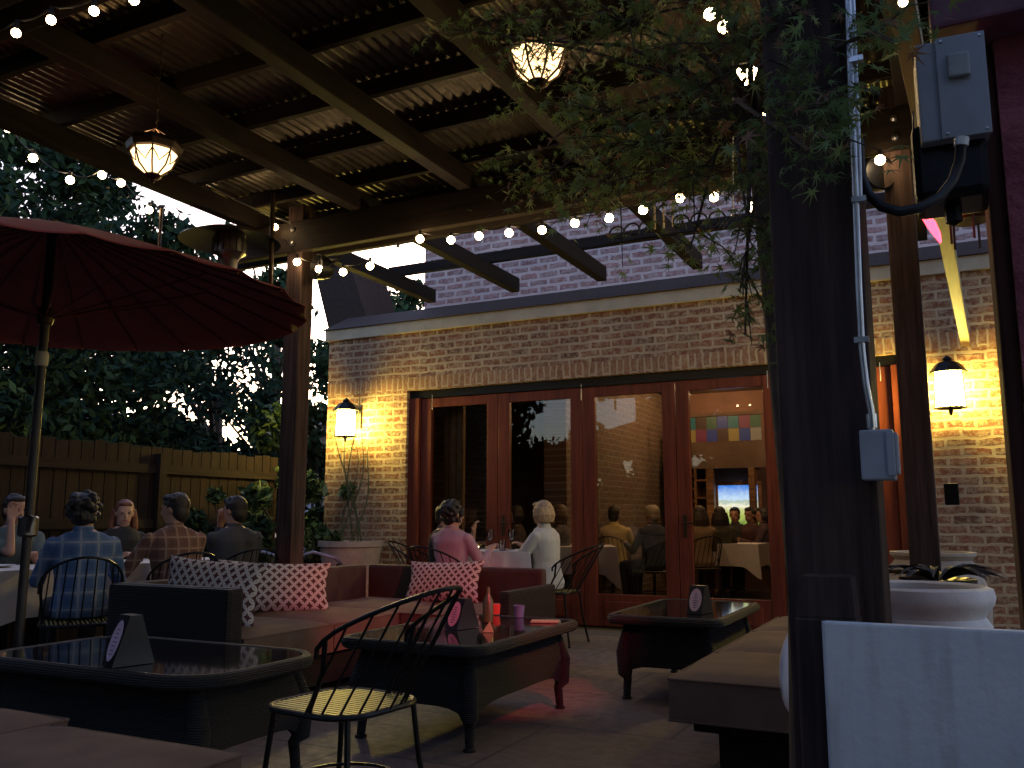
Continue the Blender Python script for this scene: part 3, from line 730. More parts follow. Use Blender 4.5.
# ------------------------------------------------------------------ furniture
def cushion_box(x0, x1, y0, y1, z0, z1, puff=.022):
    bm = bmesh.new(); nx = max(4, int((x1 - x0) / .06)); ny = max(4, int((y1 - y0) / .06))
    q = MB(); 
    def top(i, j, s):
        u, v = i / nx, j / ny; e = (1 - (2 * u - 1) ** 8) * (1 - (2 * v - 1) ** 8)
        z = (z1 + puff * e - .012 * (1 - e)) if s > 0 else z0 + .012 * (1 - e)
        x = x0 + (x1 - x0) * u; y = y0 + (y1 - y0) * v
        z += .007 * noise.noise(Vector((x * 5, y * 5, s)))
        return q.bm.verts.new((x, y, z))
    T = [[top(i, j, 1) for j in range(ny + 1)] for i in range(nx + 1)]; B = [[top(i, j, -1) for j in range(ny + 1)] for i in range(nx + 1)]
    for i in range(nx):
        for j in range(ny):
            q._f([T[i][j], T[i + 1][j], T[i + 1][j + 1], T[i][j + 1]]); q._f([B[i][j], B[i][j + 1], B[i + 1][j + 1], B[i + 1][j]])
    for i in range(nx): q._f([B[i][0], B[i + 1][0], T[i + 1][0], T[i][0]]); q._f([B[i + 1][ny], B[i][ny], T[i][ny], T[i + 1][ny]])
    for j in range(ny): q._f([B[0][j + 1], B[0][j], T[0][j], T[0][j + 1]]); q._f([B[nx][j], B[nx][j + 1], T[nx][j + 1], T[nx][j]])
    pr_ = [(x0, y0), (x1, y0), (x1, y1), (x0, y1), (x0, y0)]
    for z in (z0 + .012, z1 - .012): q.tube([(x, y, z) for x, y in pr_], .006, 6)
    bm.free(); return q
# left sectional
s1 = empty('sectional_sofa', (-4.0, 5.0, 0), 0, 'black wicker sectional sofa with taupe cushions at left of the patio', 'sofa')
def sp(mb, name, mat, root, smooth=False):
    o = mb.build(name, mat, root, smooth); o.location = -root.location; return o
q = MB(); q.bx(-4.58, -3.64, 3.86, 6.3, .06, .24, .02); q.bx(-3.64, -2.85, 5.36, 6.3, .061, .239, .02); sp(q, 'base', M['wicker'], s1)
q = MB(); q.bx(-4.56, -3.60, 3.72, 3.85, .04, .715, .03); sp(q, 'arm', M['wicker'], s1)
BR = plain('brown_sling', (.05, .03, .024), .8, 0, .25, 8, .3, 120)
q = MB(); q.bx(-4.56, -4.47, 3.851, 6.22, .241, .715, .03); sp(q, 'backrest', BR, s1)
q = MB(); q.bx(-4.469, -2.85, 6.22, 6.32, .24, .715, .03); sp(q, 'backrest', BR, s1)
q = MB(); q.bx(-2.849, -2.77, 5.5, 6.3, .04, .6, .02); sp(q, 'arm', M['wicker'], s1)
for a in ((-4.46, -3.60, 3.86, 4.66), (-4.46, -3.60, 4.67, 5.40), (-4.46, -3.60, 5.41, 6.21), (-3.59, -2.86, 5.41, 6.21)):
    sp(cushion_box(*a, .25, .44), 'seat_cushion', M['cushion'], s1, True)
# right sofa
s2 = empty('wicker_sofa', (-.7, 5, 0), 0, 'low wicker daybed with taupe cushions at right beside the big post', 'sofa')
q = MB(); q.bx(-.98, -.25, 3.95, 6.6, .03, .2, .02); q.bx(-1.06, -.25, 3.85, 6.7, .2, .235, .01); sp(q, 'base', M['wicker'], s2)
for a in ((-1.13, -.3, 3.74, 4.55), (-1.13, -.3, 4.56, 5.45), (-1.13, -.3, 5.46, 6.35)): sp(cushion_box(*a, .25, .44), 'seat_cushion', M['cushion'], s2, True)
# near-left bench
s3 = empty('cushioned_bench', (-2.6, 1.6, 0), 0, 'cushioned bench cut off by the lower left corner of the picture', 'bench')
q = MB(); q.bx(-3.9, -1.98, 1.25, 2.05, .03, .24, .02); sp(q, 'base', M['wicker'], s3)
for a in ((-2.78, -1.93, 1.2, 2.08), (-3.8, -2.8, 1.2, 2.16)): sp(cushion_box(*a, .25, .42), 'seat_cushion', M['cushion'], s3, True)

def pillow(w_, h_, t_, name='throw_pillow', pinch=.10):
    nx, ny = 26, 16; V, Fc, UV = [], [], []
    for s in (1, -1):
        for i in range(nx + 1):
            for j in range(ny + 1):
                u, v = i / nx * 2 - 1, j / ny * 2 - 1
                e = max(0, (1 - u * u) * (1 - v * v)) ** .42
                x = u * w_ / 2 * (1 - pinch * (1 - v * v)); z = v * h_ / 2 * (1 - pinch * (1 - u * u))
                V.append((x, -s * t_ / 2 * e + .006 * noise.noise(Vector((x * 9, z * 9, s))), z + h_ / 2)); UV.append((u * .5 + .5, v * .5 + .5))
    n1 = (nx + 1) * (ny + 1)
    for s in range(2):
        for i in range(nx):
            for j in range(ny):
                a = s * n1 + i * (ny + 1) + j; f = [a, a + ny + 1, a + ny + 2, a + 1]; Fc.append(f if s == 0 else f[::-1])
    o = mesh_np(name, np.array(V), np.array(Fc), [M['ring']], smooth=True)
    me = o.data; uvl = me.uv_layers.new(name='UVMap'); li = np.zeros(len(me.loops), np.int32); me.loops.foreach_get('vertex_index', li)
    uvl.data.foreach_set('uv', np.array(UV, np.float32)[li].ravel()); return o
def place_pillow(o, loc, rz, tilt, label, roll=0):
    o.location = loc; o.rotation_euler = (Matrix.Rotation(rz, 3, 'Z') @ Matrix.Rotation(tilt, 3, 'X') @ Matrix.Rotation(roll, 3, 'Y')).to_euler()
    tag(o, label, 'pillow', 'ring patterned pillows on the sectional sofa')
GP = 'patterned pillow'
o = pillow(.80, .38, .20); place_pillow(o, (-4.26, 4.84, .445), R(50), R(-22), 'ring patterned pillow at the sofa corner in front of the left post', R(3))
o2 = pillow(.66, .35, .17); place_pillow(o2, (-3.62, 6.0, .445), R(4), R(-24), 'ring patterned pillow lit red at the far right end of the sofa', R(-2))
o3 = pillow(.66, .42, .16); place_pillow(o3, (-4.10, 4.04, .445), R(18), R(-14), 'pale ring patterned pillow partly behind the black wicker sofa arm', R(4))

# ------------------------------------------------------------------ coffee tables
def round_rect(x0, x1, y0, y1, r, n=6):
    pts = []
    for cx_, cy_, a0 in ((x1 - r, y1 - r, 0), (x0 + r, y1 - r, 90), (x0 + r, y0 + r, 180), (x1 - r, y0 + r, 270)):
        for k in range(n + 1): a = R(a0 + 90 * k / n); pts.append((cx_ + r * math.cos(a), cy_ + r * math.sin(a)))
    return pts
def coffee_table(cx_, cy_, hx, hy, H_, label, rad=.08):
    r = empty('coffee_table', (cx_, cy_, 0), 0, label, 'coffee table', 'black wicker coffee tables with glass tops')
    rr = round_rect(-hx, hx, -hy, hy, rad)
    q = MB(); ring = [(x, y, H_ - .028) for x, y in rr]; ring.append(ring[0]); q.tube(ring, .03, 10, cap=False)
    for t in range(0): pass
    q.build('rim', M['wicker'], r, True)
    q = MB(); lo = [q.bm.verts.new((x * .975, y * .975, H_ - .012)) for x, y in rr]; hi = [q.bm.verts.new((x * .975, y * .975, H_ - .003)) for x, y in rr]
    q._f(lo[::-1]); q._f(hi)
    for i in range(len(rr)): j = (i + 1) % len(rr); q._f([lo[i], lo[j], hi[j], hi[i]])
    q.build('glass_top', M['table_glass'], r)
    # skirt with arched lower edge and bulging profile
    q = MB(); ix, iy = hx - .09, hy - .09; loop = round_rect(-ix, ix, -iy, iy, .06, 3); dense = []
    for i in range(len(loop)):
        a, b = Vector(loop[i]), Vector(loop[(i + 1) % len(loop)]); n = max(1, int((b - a).length / .05))
        for k in range(n): dense.append(a.lerp(b, k / n))
    rows = []
    nr = 9
    for ri in range(nr + 1):
        t = ri / nr; row = []
        for p_ in dense:
            ex = abs(p_.x) / ix; ey = abs(p_.y) / iy
            along = ex if ey > .99 else ey
            zlow = .10 + .10 * (1 - along ** 6) ; 
            z = (H_ - .05) * (1 - t) + zlow * t
            tt = ((H_ - .05) - z) / (H_ - .05)
            bul = 1 + .09 * math.sin(PI * min(1, tt * 1.25)) + .02 * tt
            row.append(q.bm.verts.new((p_.x * bul, p_.y * bul, z)))
        rows.append(row)
    for i in range(nr):
        for k in range(len(dense)): q._f([rows[i][k], rows[i][(k + 1) % len(dense)], rows[i + 1][(k + 1) % len(dense)], rows[i + 1][k]])
    q.build('skirt', M['wicker'], r, True)
    for sx_ in (-1, 1):
        for sy_ in (-1, 1):
            q = MB(); bx_ = (ix + .0) * sx_; by_ = (iy + .0) * sy_
            q.tube([(bx_ * .97, by_ * .97, H_ - .06), (bx_ * 1.06, by_ * 1.06, H_ * .55), (bx_ * 1.05, by_ * 1.05, H_ * .3), (bx_ * 1.0, by_ * 1.0, .12), (bx_ * 1.02, by_ * 1.02, .012)], [.03, .045, .04, .026, .022], 10)
            q.lathe([(.03, 0), (.03, .012), (.02, .014)], seg=12, c=(bx_ * 1.02, by_ * 1.02, 0)); q.build('leg', M['wicker'], r, True)
    return r
coffee_table(-2.46, 4.38, .40, .62, .50, 'black wicker coffee table with glass top in the centre before the sofa')
coffee_table(-1.63, 5.88, .34, .60, .51, 'black wicker coffee table with glass top near the glass doors')
coffee_table(-3.28, 2.93, .68, .38, .50, 'black wicker coffee table with glass top at lower left', .2)

LBL = plain('pink_label', (.62, .42, .52), .6, 0, .15, 10, 0)
def menu_holder(loc, rz, label, h=.17):
    r = empty('menu_holder', loc, rz, label, 'menu holder', 'black tent menu holders')
    q = MB(); q.prism([(-.09, 0), (.09, 0), (.025, h), (-.025, h)], -.05, .05); q.build('tent', plain('black_card', (.01, .01, .012), .35), r)
    q = MB(); sl = math.atan2(.065, h); n = 20
    for s in (1,):
        vs = []
        for k in range(n):
            a = 2 * PI * k / n; u = .034 * math.cos(a) ; v = (h * .40) * math.sin(a)
            z = h * .5 + v; x = .09 - (.065) * (z / h); vs.append((x + .003, u * 1.2, z))
        vv = [q.bm.verts.new(v_) for v_ in vs]; q._f(vv)
    q.build('oval_label', LBL, r)
    q = MB()
    for k in range(7):
        z = h * (.24 + .08 * k); x = .09 - .065 * (z / h) + .0045; wd = .02 * (1 - abs(k - 3) * .12)
        q.box((x, 0, z), (.001, wd * 1.6, .0035))
    q.build('text_lines', plain('dark_ink', (.12, .06, .1), .7), r)
menu_holder(PZ(128, 664, .5), R(-105), 'black tent menu holder with pink label on the lower left table', .2)
menu_holder(PZ(462, 628, .5), R(-105), 'black tent menu holder with pale label on the centre coffee table', .16)
menu_holder(PZ(700, 613, .51), R(-100), 'black tent menu holder with pink label on the table by the glass doors')
# things on the centre table
def bottle(loc, mat, label, h=.2, r_=.03, tilt=0):
    q = MB(); q.lathe([(r_, 0), (r_, h * .6), (r_ * .4, h * .78), (r_ * .38, h), (.001, h)], seg=20)
    o = q.build('bottle', mat, smooth=True, loc=loc); o.rotation_euler = (0, tilt, 0); return tag(o, label, 'bottle')
bottle(PZ(488, 622, .5), plain('olive_glass', (.10, .12, .04), .25), 'olive green bottle on the centre coffee table beside the menu holder', .2, .032)
q = MB(); q.lathe([(.028, 0), (.036, .07), (.033, .07), (.026, .006), (.001, .005)], seg=20); tag(q.build('blue_cup', plain('blue_glaze', (.16, .24, .42), .3), smooth=True, loc=PZ(519, 617, .5)), 'small blue cup on the centre coffee table', 'cup')
q = MB(); q.box((0, 0, .004), (.16, .11, .008), R(20)); tag(q.build('folded_paper', plain('kraft_paper', (.40, .33, .22), .8), loc=PZ(545, 622, .5)), 'tan folded paper at the far end of the centre coffee table', 'paper')
q = MB(); q.prism([(-.03, 0), (.03, 0), (.01, .055)], -.01, .01); o = q.build('green_card', plain('pale_green_card', (.45, .5, .22), .7), loc=PZ(488, 632, .5)); o.rotation_euler = (0, 0, R(30)); tag(o, 'pale green folded card in front of the green bottle', 'card')
q = MB(); q.lathe([(.03, 0), (.035, .06), (.03, .062), (.001, .055)], seg=16); tag(q.build('red_votive', emit('red_votive_glass', (1, .05, .03), .06, (.4, .02, .02)), smooth=True, loc=PZ(495, 614, .5)), 'small red votive glass on the centre coffee table', 'candle holder')

# ------------------------------------------------------------------ wire cafe chair
def make_chair(seatmat):
    r = empty('cafe_chair', (0, 0, 0))
    sh = .45; rr = round_rect(-.215, .215, -.20, .215, .12, 6)
    q = MB(); ring = [(x, y, sh) for x, y in rr] + [(rr[0][0], rr[0][1], sh)]; q.tube(ring, .011, 8, cap=False); q.build('seat_frame', M['black_metal'], r, True)
    q = MB()
    for i in range(-8, 9):
        x = i * .0248; ax = abs(x); ext = .20
        if ax > .095: ext = .20 - (.12 - math.sqrt(max(0, .12 ** 2 - (ax - .095) ** 2)))
        y1_ = ext + .01
        q.box((x, .005, sh + .004), (.012, 2 * y1_ - .01, .004))
    q.build('seat_slats', seatmat, r)
    # barrel back
    def rail(t):  # t -1..1
        a = t * R(76); return Vector((.24 * math.sin(a), -.47 * math.cos(a) + .0, .70 + .17 * max(0, math.cos(t * PI / 2)) ** .8))
    q = MB(); pts = [rail(-1 + 2 * k / 28) for k in range(29)]
    e0 = pts[0] + Vector((0, .03, -.03)); e1 = pts[-1] + Vector((0, .03, -.03)); q.tube([e0 + Vector((0, .0, -.03)), e0] + pts + [e1, e1 + Vector((0, 0, -.03))], .0085, 8)
    q.build('top_rail', M['black_metal'], r, True)
    for s in (-1, 1):
        p_ = rail(s * .99); q = MB(); q.tube([p_, p_ + Vector((-.015 * s, .02, -.11)), (.20 * s, -.03, sh + .02), (.205 * s, -.03, sh)], .009, 8); q.build('arm_support', M['black_metal'], r, True)
    q = MB()
    for k in range(11):
        t = -.85 + 1.7 * k / 10; p_ = rail(t); a = t * R(95)
        q.tube([p_, Vector((.225 * math.sin(a), -.215 * math.cos(a) + .01, sh))], .0042, 6)
    q.build('spindles', M['black_metal'], r)
    for sx_, sy_ in ((-1, -1), (1, -1), (-1, 1), (1, 1)):
        q = MB(); q.tube([(.17 * sx_, .17 * sy_, sh), (.185 * sx_, .19 * sy_, .25), (.22 * sx_, .235 * sy_, .006)], .010, 8); q.lathe([(.014, 0), (.014, .01), (.001, .011)], seg=8, c=(.22 * sx_, .235 * sy_, 0)); q.build('leg', M['black_metal'], r, True)
    q = MB(); q.tube([(.18 * math.cos(a), .18 * math.sin(a), .2) for a in [2 * PI * k / 24 for k in range(25)]], .006, 6, cap=False); q.build('stretcher', M['black_metal'], r)
    return r
seat_y = plain('brass_toned_slats', (.34, .30, .10), .45, .3, .15, 20, .1)
chair0 = make_chair(seat_y)
GC = 'wire patio chairs'
chair0.location = (-1.98, 2.64, 0); chair0.rotation_euler = (0, 0, R(84))
tag(chair0, 'empty black wire chair with yellowish slatted seat in the foreground', 'chair', GC)
def chair(x, y, rz, label): return copy_tree(chair0, (x, y, 0), R(rz), label)
chair(-5.05, 2.85, 88, 'empty wire chair at the far left edge beside the umbrella pole')
chair(-4.98, 3.86, 56, 'wire chair under the diner in blue plaid shirt')
chair(-4.98, 4.66, 60, 'wire chair under the diner in brown plaid shirt')
chair(-5.1, 5.4, 60, 'wire chair under the diner in dark grey shirt')
chair(-3.93, 6.62, 0, 'wire chair under the diner in lavender shirt')
chair(-3.26, 7.38, 90, 'wire chair under the blonde woman in white')
chair(-4.62, 7.5, -80, 'wire chair under the diner at the left end of the small table')
chair(-6.86, 4.45, -90, 'wire chair under the man facing us at the far left')
chair(-6.86, 5.38, -90, 'wire chair under the long haired woman facing us')

# ------------------------------------------------------------------ dining tables
def dining_table(cx_, cy_, hx, hy, z, label, cname, droop=.26, rz=0):
    r = empty('dining_table', (cx_, cy_, 0), rz, label, 'table')
    q = MB(); q.bx(-hx, hx, -hy, hy, z - .03, z - .004, .004); q.build('tabletop', M['beam_x'], r)
    q = MB()
    q.tube([(0, 0, .03), (0, 0, z - .03)], .035, 10); q.lathe([(.22, 0), (.2, .02), (.05, .04), (.04, .06)], seg=20); q.build('pedestal', M['black_metal'], r, True)
    # draped cloth
    q = MB(); rr = []
    n = 96
    for k in range(n):
        t = k / n * 4; e = int(t); f = t - e; c4 = [(hx, -hy), (hx, hy), (-hx, hy), (-hx, -hy)]; a, b = c4[e], c4[(e + 1) % 4]
        rr.append((a[0] + (b[0] - a[0]) * f, a[1] + (b[1] - a[1]) * f, f))
    rows = []
    for lv in range(7):
        s = lv / 6; row = []
        for k, (x, y, f) in enumerate(rr):
            cd_ = min(f, 1 - f); corner = math.exp(-(cd_ / .10) ** 2)
            dl = droop * (1 + .55 * corner) * s; wv = (.010 + .03 * corner) * s * (1 if corner > .3 else math.sin(k * 1.3)) + .004
            L_ = math.hypot(x / hx, y / hy); nx_, ny_ = (x / hx, y / hy)
            edge = (1 if abs(x) >= hx - 1e-6 else 0, 1 if abs(y) >= hy - 1e-6 else 0)
            row.append(q.bm.verts.new((x + math.copysign(wv, x) * (edge[0] or corner), y + math.copysign(wv, y) * (edge[1] or corner), z + .002 - dl)))
        rows.append(row)
    for i in range(6):
        for k in range(n): q._f([rows[i][k], rows[i][(k + 1) % n], rows[i + 1][(k + 1) % n], rows[i + 1][k]])
    q._f(rows[0])
    o = q.build('tablecloth', M['cloth'], smooth=True, loc=(cx_, cy_, 0)); o.rotation_euler = (0, 0, rz); tag(o, cname, 'tablecloth')
dining_table(-6.0, 4.72, .32, 1.2, .75, 'long dining table on the left before the wooden fence', 'white cloth on the long table before the wooden fence', .32)
dining_table(-3.88, 7.40, .36, .36, .80, 'square dining table outside the glass doors', 'white cloth on the square table outside the glass doors', .2, R(20))
dining_table(-3.95, 9.6, .42, .42, .78, 'dining table inside behind the second and third door', 'white cloth on the table just inside the glass doors', .3, R(25))
dining_table(-3.0, 12.6, .6, .4, .75, 'dining table at the back of the room', 'white cloth on the table at the back of the room', .3)

def tumbler(loc, label, h=.12, r_=.033, mat='drink_glass', name='tumbler', cat='glass'):
    q = MB(); q.lathe([(r_ * .8, 0), (r_, h), (r_ - .003, h), (r_ * .8 - .003, .006), (.001, .006)], seg=16)
    return tag(q.build(name, M[mat], smooth=True, loc=loc), label, cat)
tumbler((-4.1, 7.2, .803), 'clear drinking glass at the left on the square outdoor table')
tumbler((-3.72, 7.25, .803), 'clear drinking glass nearest the blonde woman', .1)
def wineglass(loc, label):
    q = MB(); q.lathe([(.033, 0), (.03, .004), (.004, .008), (.004, .09), (.02, .1), (.036, .14), (.03, .19), (.028, .19), (.034, .14), (.018, .103), (.001, .1)], seg=20)
    return tag(q.build('wine_glass', M['drink_glass'], smooth=True, loc=loc), label, 'wine glass')
wineglass((-3.95, 7.45, .803), 'wine glass in the middle of the square outdoor table')
wineglass((-3.8, 7.6, .803), 'wine glass at the back of the square outdoor table')
def votive(loc, label, h=.05):
    r = empty('candle', loc, 0, label, 'candle')
    q = MB(); q.lathe([(.026, 0), (.032, h), (.029, h), (.024, .005), (.001, .005)], seg=16); q.build('holder', M['drink_glass'], r, True)
    q = MB(); q.lathe([(.02, .006), (.02, h * .8), (.001, h * .8)], seg=12); q.build('wax', M['candle'], r, True)
votive((-3.98, 7.25, .803), 'lit candle in a glass on the square outdoor table')
votive((-4.25, 9.3, .783), 'lit candle on the table just inside the doors', .09)
lamp_ = None
for p_, lb in (((-5.83, 3.55, .753), 'tumbler at the near end of the long table'), ((-5.95, 4.3, .753), 'tumbler between the two plaid diners'), ((-5.9, 5.1, .753), 'tumbler near the diner in dark grey')): tumbler(p_, lb)
q = MB(); q.lathe([(.001, .004), (.07, .004), (.11, .016), (.112, .018), (.07, .008), (.001, .008)], seg=28); tag(q.build('plate', M['china'], smooth=True, loc=(-6.1, 4.05, .753)), 'white plate on the long table', 'plate')
q = MB(); q.box((0, 0, .17), (.2, .003, .26), Matrix.Rotation(R(-18), 4, 'X')); o = q.build('menu_sheet', M['paper'], loc=(-5.72, 4.35, .70)); o.rotation_euler = (R(-25), R(30), R(60)); tag(o, 'white menu sheet held between the two plaid diners', 'menu')
dr = PY(98, 540, 4.3)
q = MB(); q.lathe([(.028, 0), (.03, .035), (.001, .035)], seg=16); tag(q.build('lit_candle_cup', plain('amber_drink', (.5, .3, .12), .3), loc=(-6.15, 4.75, .753)), 'small amber glass near the long haired woman', 'glass')

# ------------------------------------------------------------------ umbrella
ub = empty('umbrella', (-4.46, 3.11, 0), 0, 'large red canvas market umbrella with many ribs at the left', 'umbrella')
NR, RAD, ZE, ZA = 24, 1.43, 2.29, 2.75
def cz(t): return ZA - (ZA - ZE) * (t ** 1.12)
V, Fc = [], []; nseg = NR * 6; nr = 14
for i in range(nr + 1):
    t = .02 + .98 * i / nr
    for k in range(nseg):
        ph = (k % 6) / 6; sagf = math.sin(PI * ph); a = 2 * PI * k / nseg
        rr_ = RAD * t * (1 - .018 * sagf * t); V.append((rr_ * math.cos(a), rr_ * math.sin(a), cz(t) - .012 * sagf * t))
for i in range(nr):
    for k in range(nseg): a = i * nseg + k; b = i * nseg + (k + 1) % nseg; Fc.append((a, b, b + nseg, a + nseg))
o = mesh_np('canopy', np.array(V), np.array(Fc), [M['umbrella']], ub, smooth=True)
sm = o.modifiers.new('thickness', 'SOLIDIFY'); sm.thickness = .004
q = MB()
for k in range(NR):
    a = 2 * PI * k / NR; q.tube([(RAD * t * math.cos(a), RAD * t * math.sin(a), cz(t) - .012) for t in (.03, .2, .4, .6, .8, .99)], .006, 5)
q.build('ribs', M['redwood'], ub)
q = MB()
for k in range(0, NR, 2):
    a = 2 * PI * k / NR; q.tube([(.03 * math.cos(a), .03 * math.sin(a), 2.2), (.6 * RAD * math.cos(a), .6 * RAD * math.sin(a), cz(.6) - .02)], .005, 5)
q.build('struts', M['redwood'], ub)
q = MB(); q.tube([(0, 0, .06), (0, 0, ZA + .02)], .024, 14); q.build('pole', plain('dark_pole', (.02, .013, .011), .5), ub, True)
q = MB(); q.lathe([(.035, 2.16), (.045, 2.18), (.045, 2.24), (.035, 2.26)], seg=16); q.build('runner', M['bronze'], ub, True)
q = MB(); q.lathe([(.028, 1.93), (.034, 1.94), (.034, 2.0), (.028, 2.01)], seg=14); q.build('collar', M['cream'], ub, True)
q = MB(); q.lathe([(.04, 1.0), (.05, 1.01), (.05, 1.1), (.04, 1.11)], seg=14); q.box((.05, -.03, 1.07), (.03, .012, .09), Matrix.Rotation(R(20), 4, 'Y')); q.build('crank', M['stainless'], ub, True)
q = MB(); q.lathe([(.27, 0), (.28, .02), (.26, .06), (.06, .08), (.04, .1), (.035, .3), (.026, .3)], seg=32); q.build('base', M['black_metal'], ub, True)

# ------------------------------------------------------------------ planter at the left of the doors
pp_ = empty('planter', (-6.02, 8.05, 0), 0, 'large tan round planter with climbing stems left of the glass doors', 'planter')
MB().lathe([(.22, 0), (.25, .1), (.30, .5), (.33, .72), (.335, .78), (.36, .79), (.36, .85), (.32, .85), (.31, .78), (.001, .77)], seg=40).build('pot', M['terracotta'], pp_, True)
q = MB(); leafq = MB()
for k in range(6):
    a = k * 1.1; base = Vector((.08 * math.cos(a), .08 * math.sin(a), .78)); pts = []
    top_ = Vector((-.28 + .1 * k, .05 * (k % 3), random.uniform(1.5, 2.55)))
    for t in range(9): s = t / 8; pts.append(base.lerp(top_, s) + Vector((.06 * math.sin(s * 6 + k), .03 * math.cos(s * 5 + k), 0)))
    q.tube(pts, [.011 * (1 - .7 * i / 8) for i in range(9)], 6)
    for t in range(8):
        p_ = pts[random.randrange(3, 9)] + Vector((random.uniform(-.06, .06),) * 3); an = random.uniform(0, 6.3)
        palm_leaf(leafq, p_, (math.cos(an), math.sin(an), 0), random.uniform(.04, .08), .012, .2, 3)
q.build('stems', plain('green_stem', (.07, .08, .035), .6), pp_, True); leafq.build('leaves', M['leafmid'], pp_)

# ------------------------------------------------------------------ fence, neighbours
fn = empty('wooden_fence', (-7.3, 5, 0), 0, 'tall weathered board fence behind the left diners', 'fence')
q = MB(); y = -2.0 - 5
while y < 8.2 - 5:
    wv = .135; h = 1.82 + random.uniform(-.02, .02); q.bx(-.01 + random.uniform(-.003, .003), .012, y, y + wv - .008, 0, h, .003); y += wv
q.build('boards', M['fence'], fn)
q = MB()
for z in (.3, 1.0, 1.55): q.bx(.014, .055, -7, 3.2, z, z + .09)
q.build('rails', wood('fence_rail', (.024, .015, .011), 1, .85), fn)
for yy in (-5.5, -3.2, -.9, 1.4): 
    q = MB(); q.bx(.016, .11, yy, yy + .09, 0, 1.75); q.build('post', M['fence'], fn)
def house(x0, x1, y0, y1, h, label, wallc, rz=0):
    r = empty('neighbour_house', ((x0 + x1) / 2, (y0 + y1) / 2, 0), rz, label, 'house'); hx, hy = (x1 - x0) / 2, (y1 - y0) / 2
    MB().bx(-hx, hx, -hy, hy, 0, h).build('wall', plain('pale_siding', wallc, .7, 0, .1, 2, .2), r)
    q = MB(); q.prism([(-hx - .5, h + .001), (hx + .5, h + .001), (0, h + 1.5)], -hy - .5, hy + .5); q.build('roof', plain('grey_shingle', (.09, .09, .11), .9, 0, .3, 15, .4), r)
    for k in (-1, 1):
        q = MB(); q.bx(k * hx * .5 - .5, k * hx * .5 + .5, -hy - .04, -hy - .003, 1.1, 2.3); q.build('window', M['glass'], r)
house(-24, -16, 9, 15, 2.6, 'pale neighbouring house beyond the fence at far left', (.3, .32, .36))
house(-17, -11, 20, 27, 3.4, 'bluish house glimpsed between the trees beside the left post', (.42, .45, .55))

# two patio chairs behind, blue light put into the rail colour
def bistro(loc, rz, label):
    r = empty('metal_armchair', loc, rz, label, 'chair', 'metal armchairs by the shrubs')
    MB().bx(-.24, .24, -.22, .22, .40, .44, .02).build('seat', M['black_metal'], r)
    q = MB(); q.tube([(-.24, .1, .64), (-.26, -.15, .66), (-.2, -.26, .72), (0, -.29, .78), (.2, -.26, .72), (.26, -.15, .66), (.24, .1, .64)], .014, 8); q.build('arm_rail', plain('rail_painted_blue_light', (.25, .3, .42), .3, .3), r, True)
    for sx_ in (-1, 1):
        for sy_ in (-1, 1): MB().tube([(.22 * sx_, .19 * sy_, .65 if sy_ > 0 else .66), (.24 * sx_, .21 * sy_, 0)], .012, 8).build('leg', M['black_metal'], r)
bistro((-6.15, 6.85, 0), R(35), 'dark metal armchair with blue light painted on its rail left of the left post')
bistro((-5.66, 7.0, 0), R(35), 'dark metal armchair with blue light painted on its rail right of the left post')

# ------------------------------------------------------------------ vegetation
def leaves_np(centers, radii, per, size, seed, squash=.8, shell=.6):
    g_ = np.random.default_rng(seed); n = len(centers) * per
    d = g_.normal(size=(n, 3)); d /= np.linalg.norm(d, axis=1)[:, None]
    rr_ = (shell + (1 - shell) * g_.random(n)) ** 1 * np.repeat(radii, per) * (g_.random(n) ** .25)
    c = np.repeat(centers, per, 0) + d * rr_[:, None] * np.array([1, 1, squash])
    a = g_.normal(size=(n, 3)); a /= np.linalg.norm(a, axis=1)[:, None]
    b = np.cross(a, g_.normal(size=(n, 3))); b /= np.linalg.norm(b, axis=1)[:, None]
    s = size * g_.uniform(.6, 1.3, n)[:, None]
    V = np.stack([c - a * s, c + b * s * .42, c + a * s, c - b * s * .42], 1).reshape(-1, 3)
    return V, np.arange(n * 4).reshape(n, 4)
def tree(loc, H_, rad, n_cl, per, size, label, seed, crown_z=.6, mats=('leafdark', 'leafmid'), group=None, cat='tree', name='tree', trunk_r=.2, squash=.9, low=.25):
    g_ = np.random.default_rng(seed); r = empty(name, loc, 0, label, cat, group)
    q = MB(); top_ = H_ * .8
    q.tube([(0, 0, 0), (.1, .05, top_ * .4), (0, .1, top_)], [trunk_r, trunk_r * .7, trunk_r * .25], 10)
    cen = []
    for i in range(n_cl):
        th = g_.uniform(0, 2 * PI); u = g_.uniform(-1, 1); rr_ = g_.uniform(.35, 1) ** .6
        z = H_ * crown_z + u * H_ * (1 - crown_z) * rr_; hr = rad * rr_ * math.sqrt(max(.05, 1 - u * u * .8))
        cen.append((hr * math.cos(th), hr * math.sin(th), z))
    for c in cen[::max(1, n_cl // 9)]: q.tube([(0.03, .05, max(.4, c[2] * .55)), (c[0] * .5, c[1] * .5, c[2] * .8), c], [trunk_r * .35, trunk_r * .2, .02], 6)
    q.build('trunk', M['bark'], r, True)
    cen = np.array(cen); radii = g_.uniform(.5, 1.1, n_cl) * rad * .30
    V, Fc = leaves_np(cen, radii, per, size, seed + 1); mi = (g_.random(len(Fc)) > .6).astype(int)
    mesh_np('crown', V, Fc, [M[mats[0]], M[mats[1]]], r, mi)
    return r
tree((-13.5, 8.2, 0), 8.6, 3.2, 64, 480, .095, 'large dark evergreen tree beyond the fence at far left', 11, .55)
tree((-11.2, 5.0, 0), 5.6, 2.3, 50, 520, .085, 'dense dark tree directly behind the red umbrella', 12, .5)
tree((-12.2, 12.0, 0), 4.9, 2.2, 44, 330, .10, 'dark tree behind the fence between umbrella and left post', 13, .5)
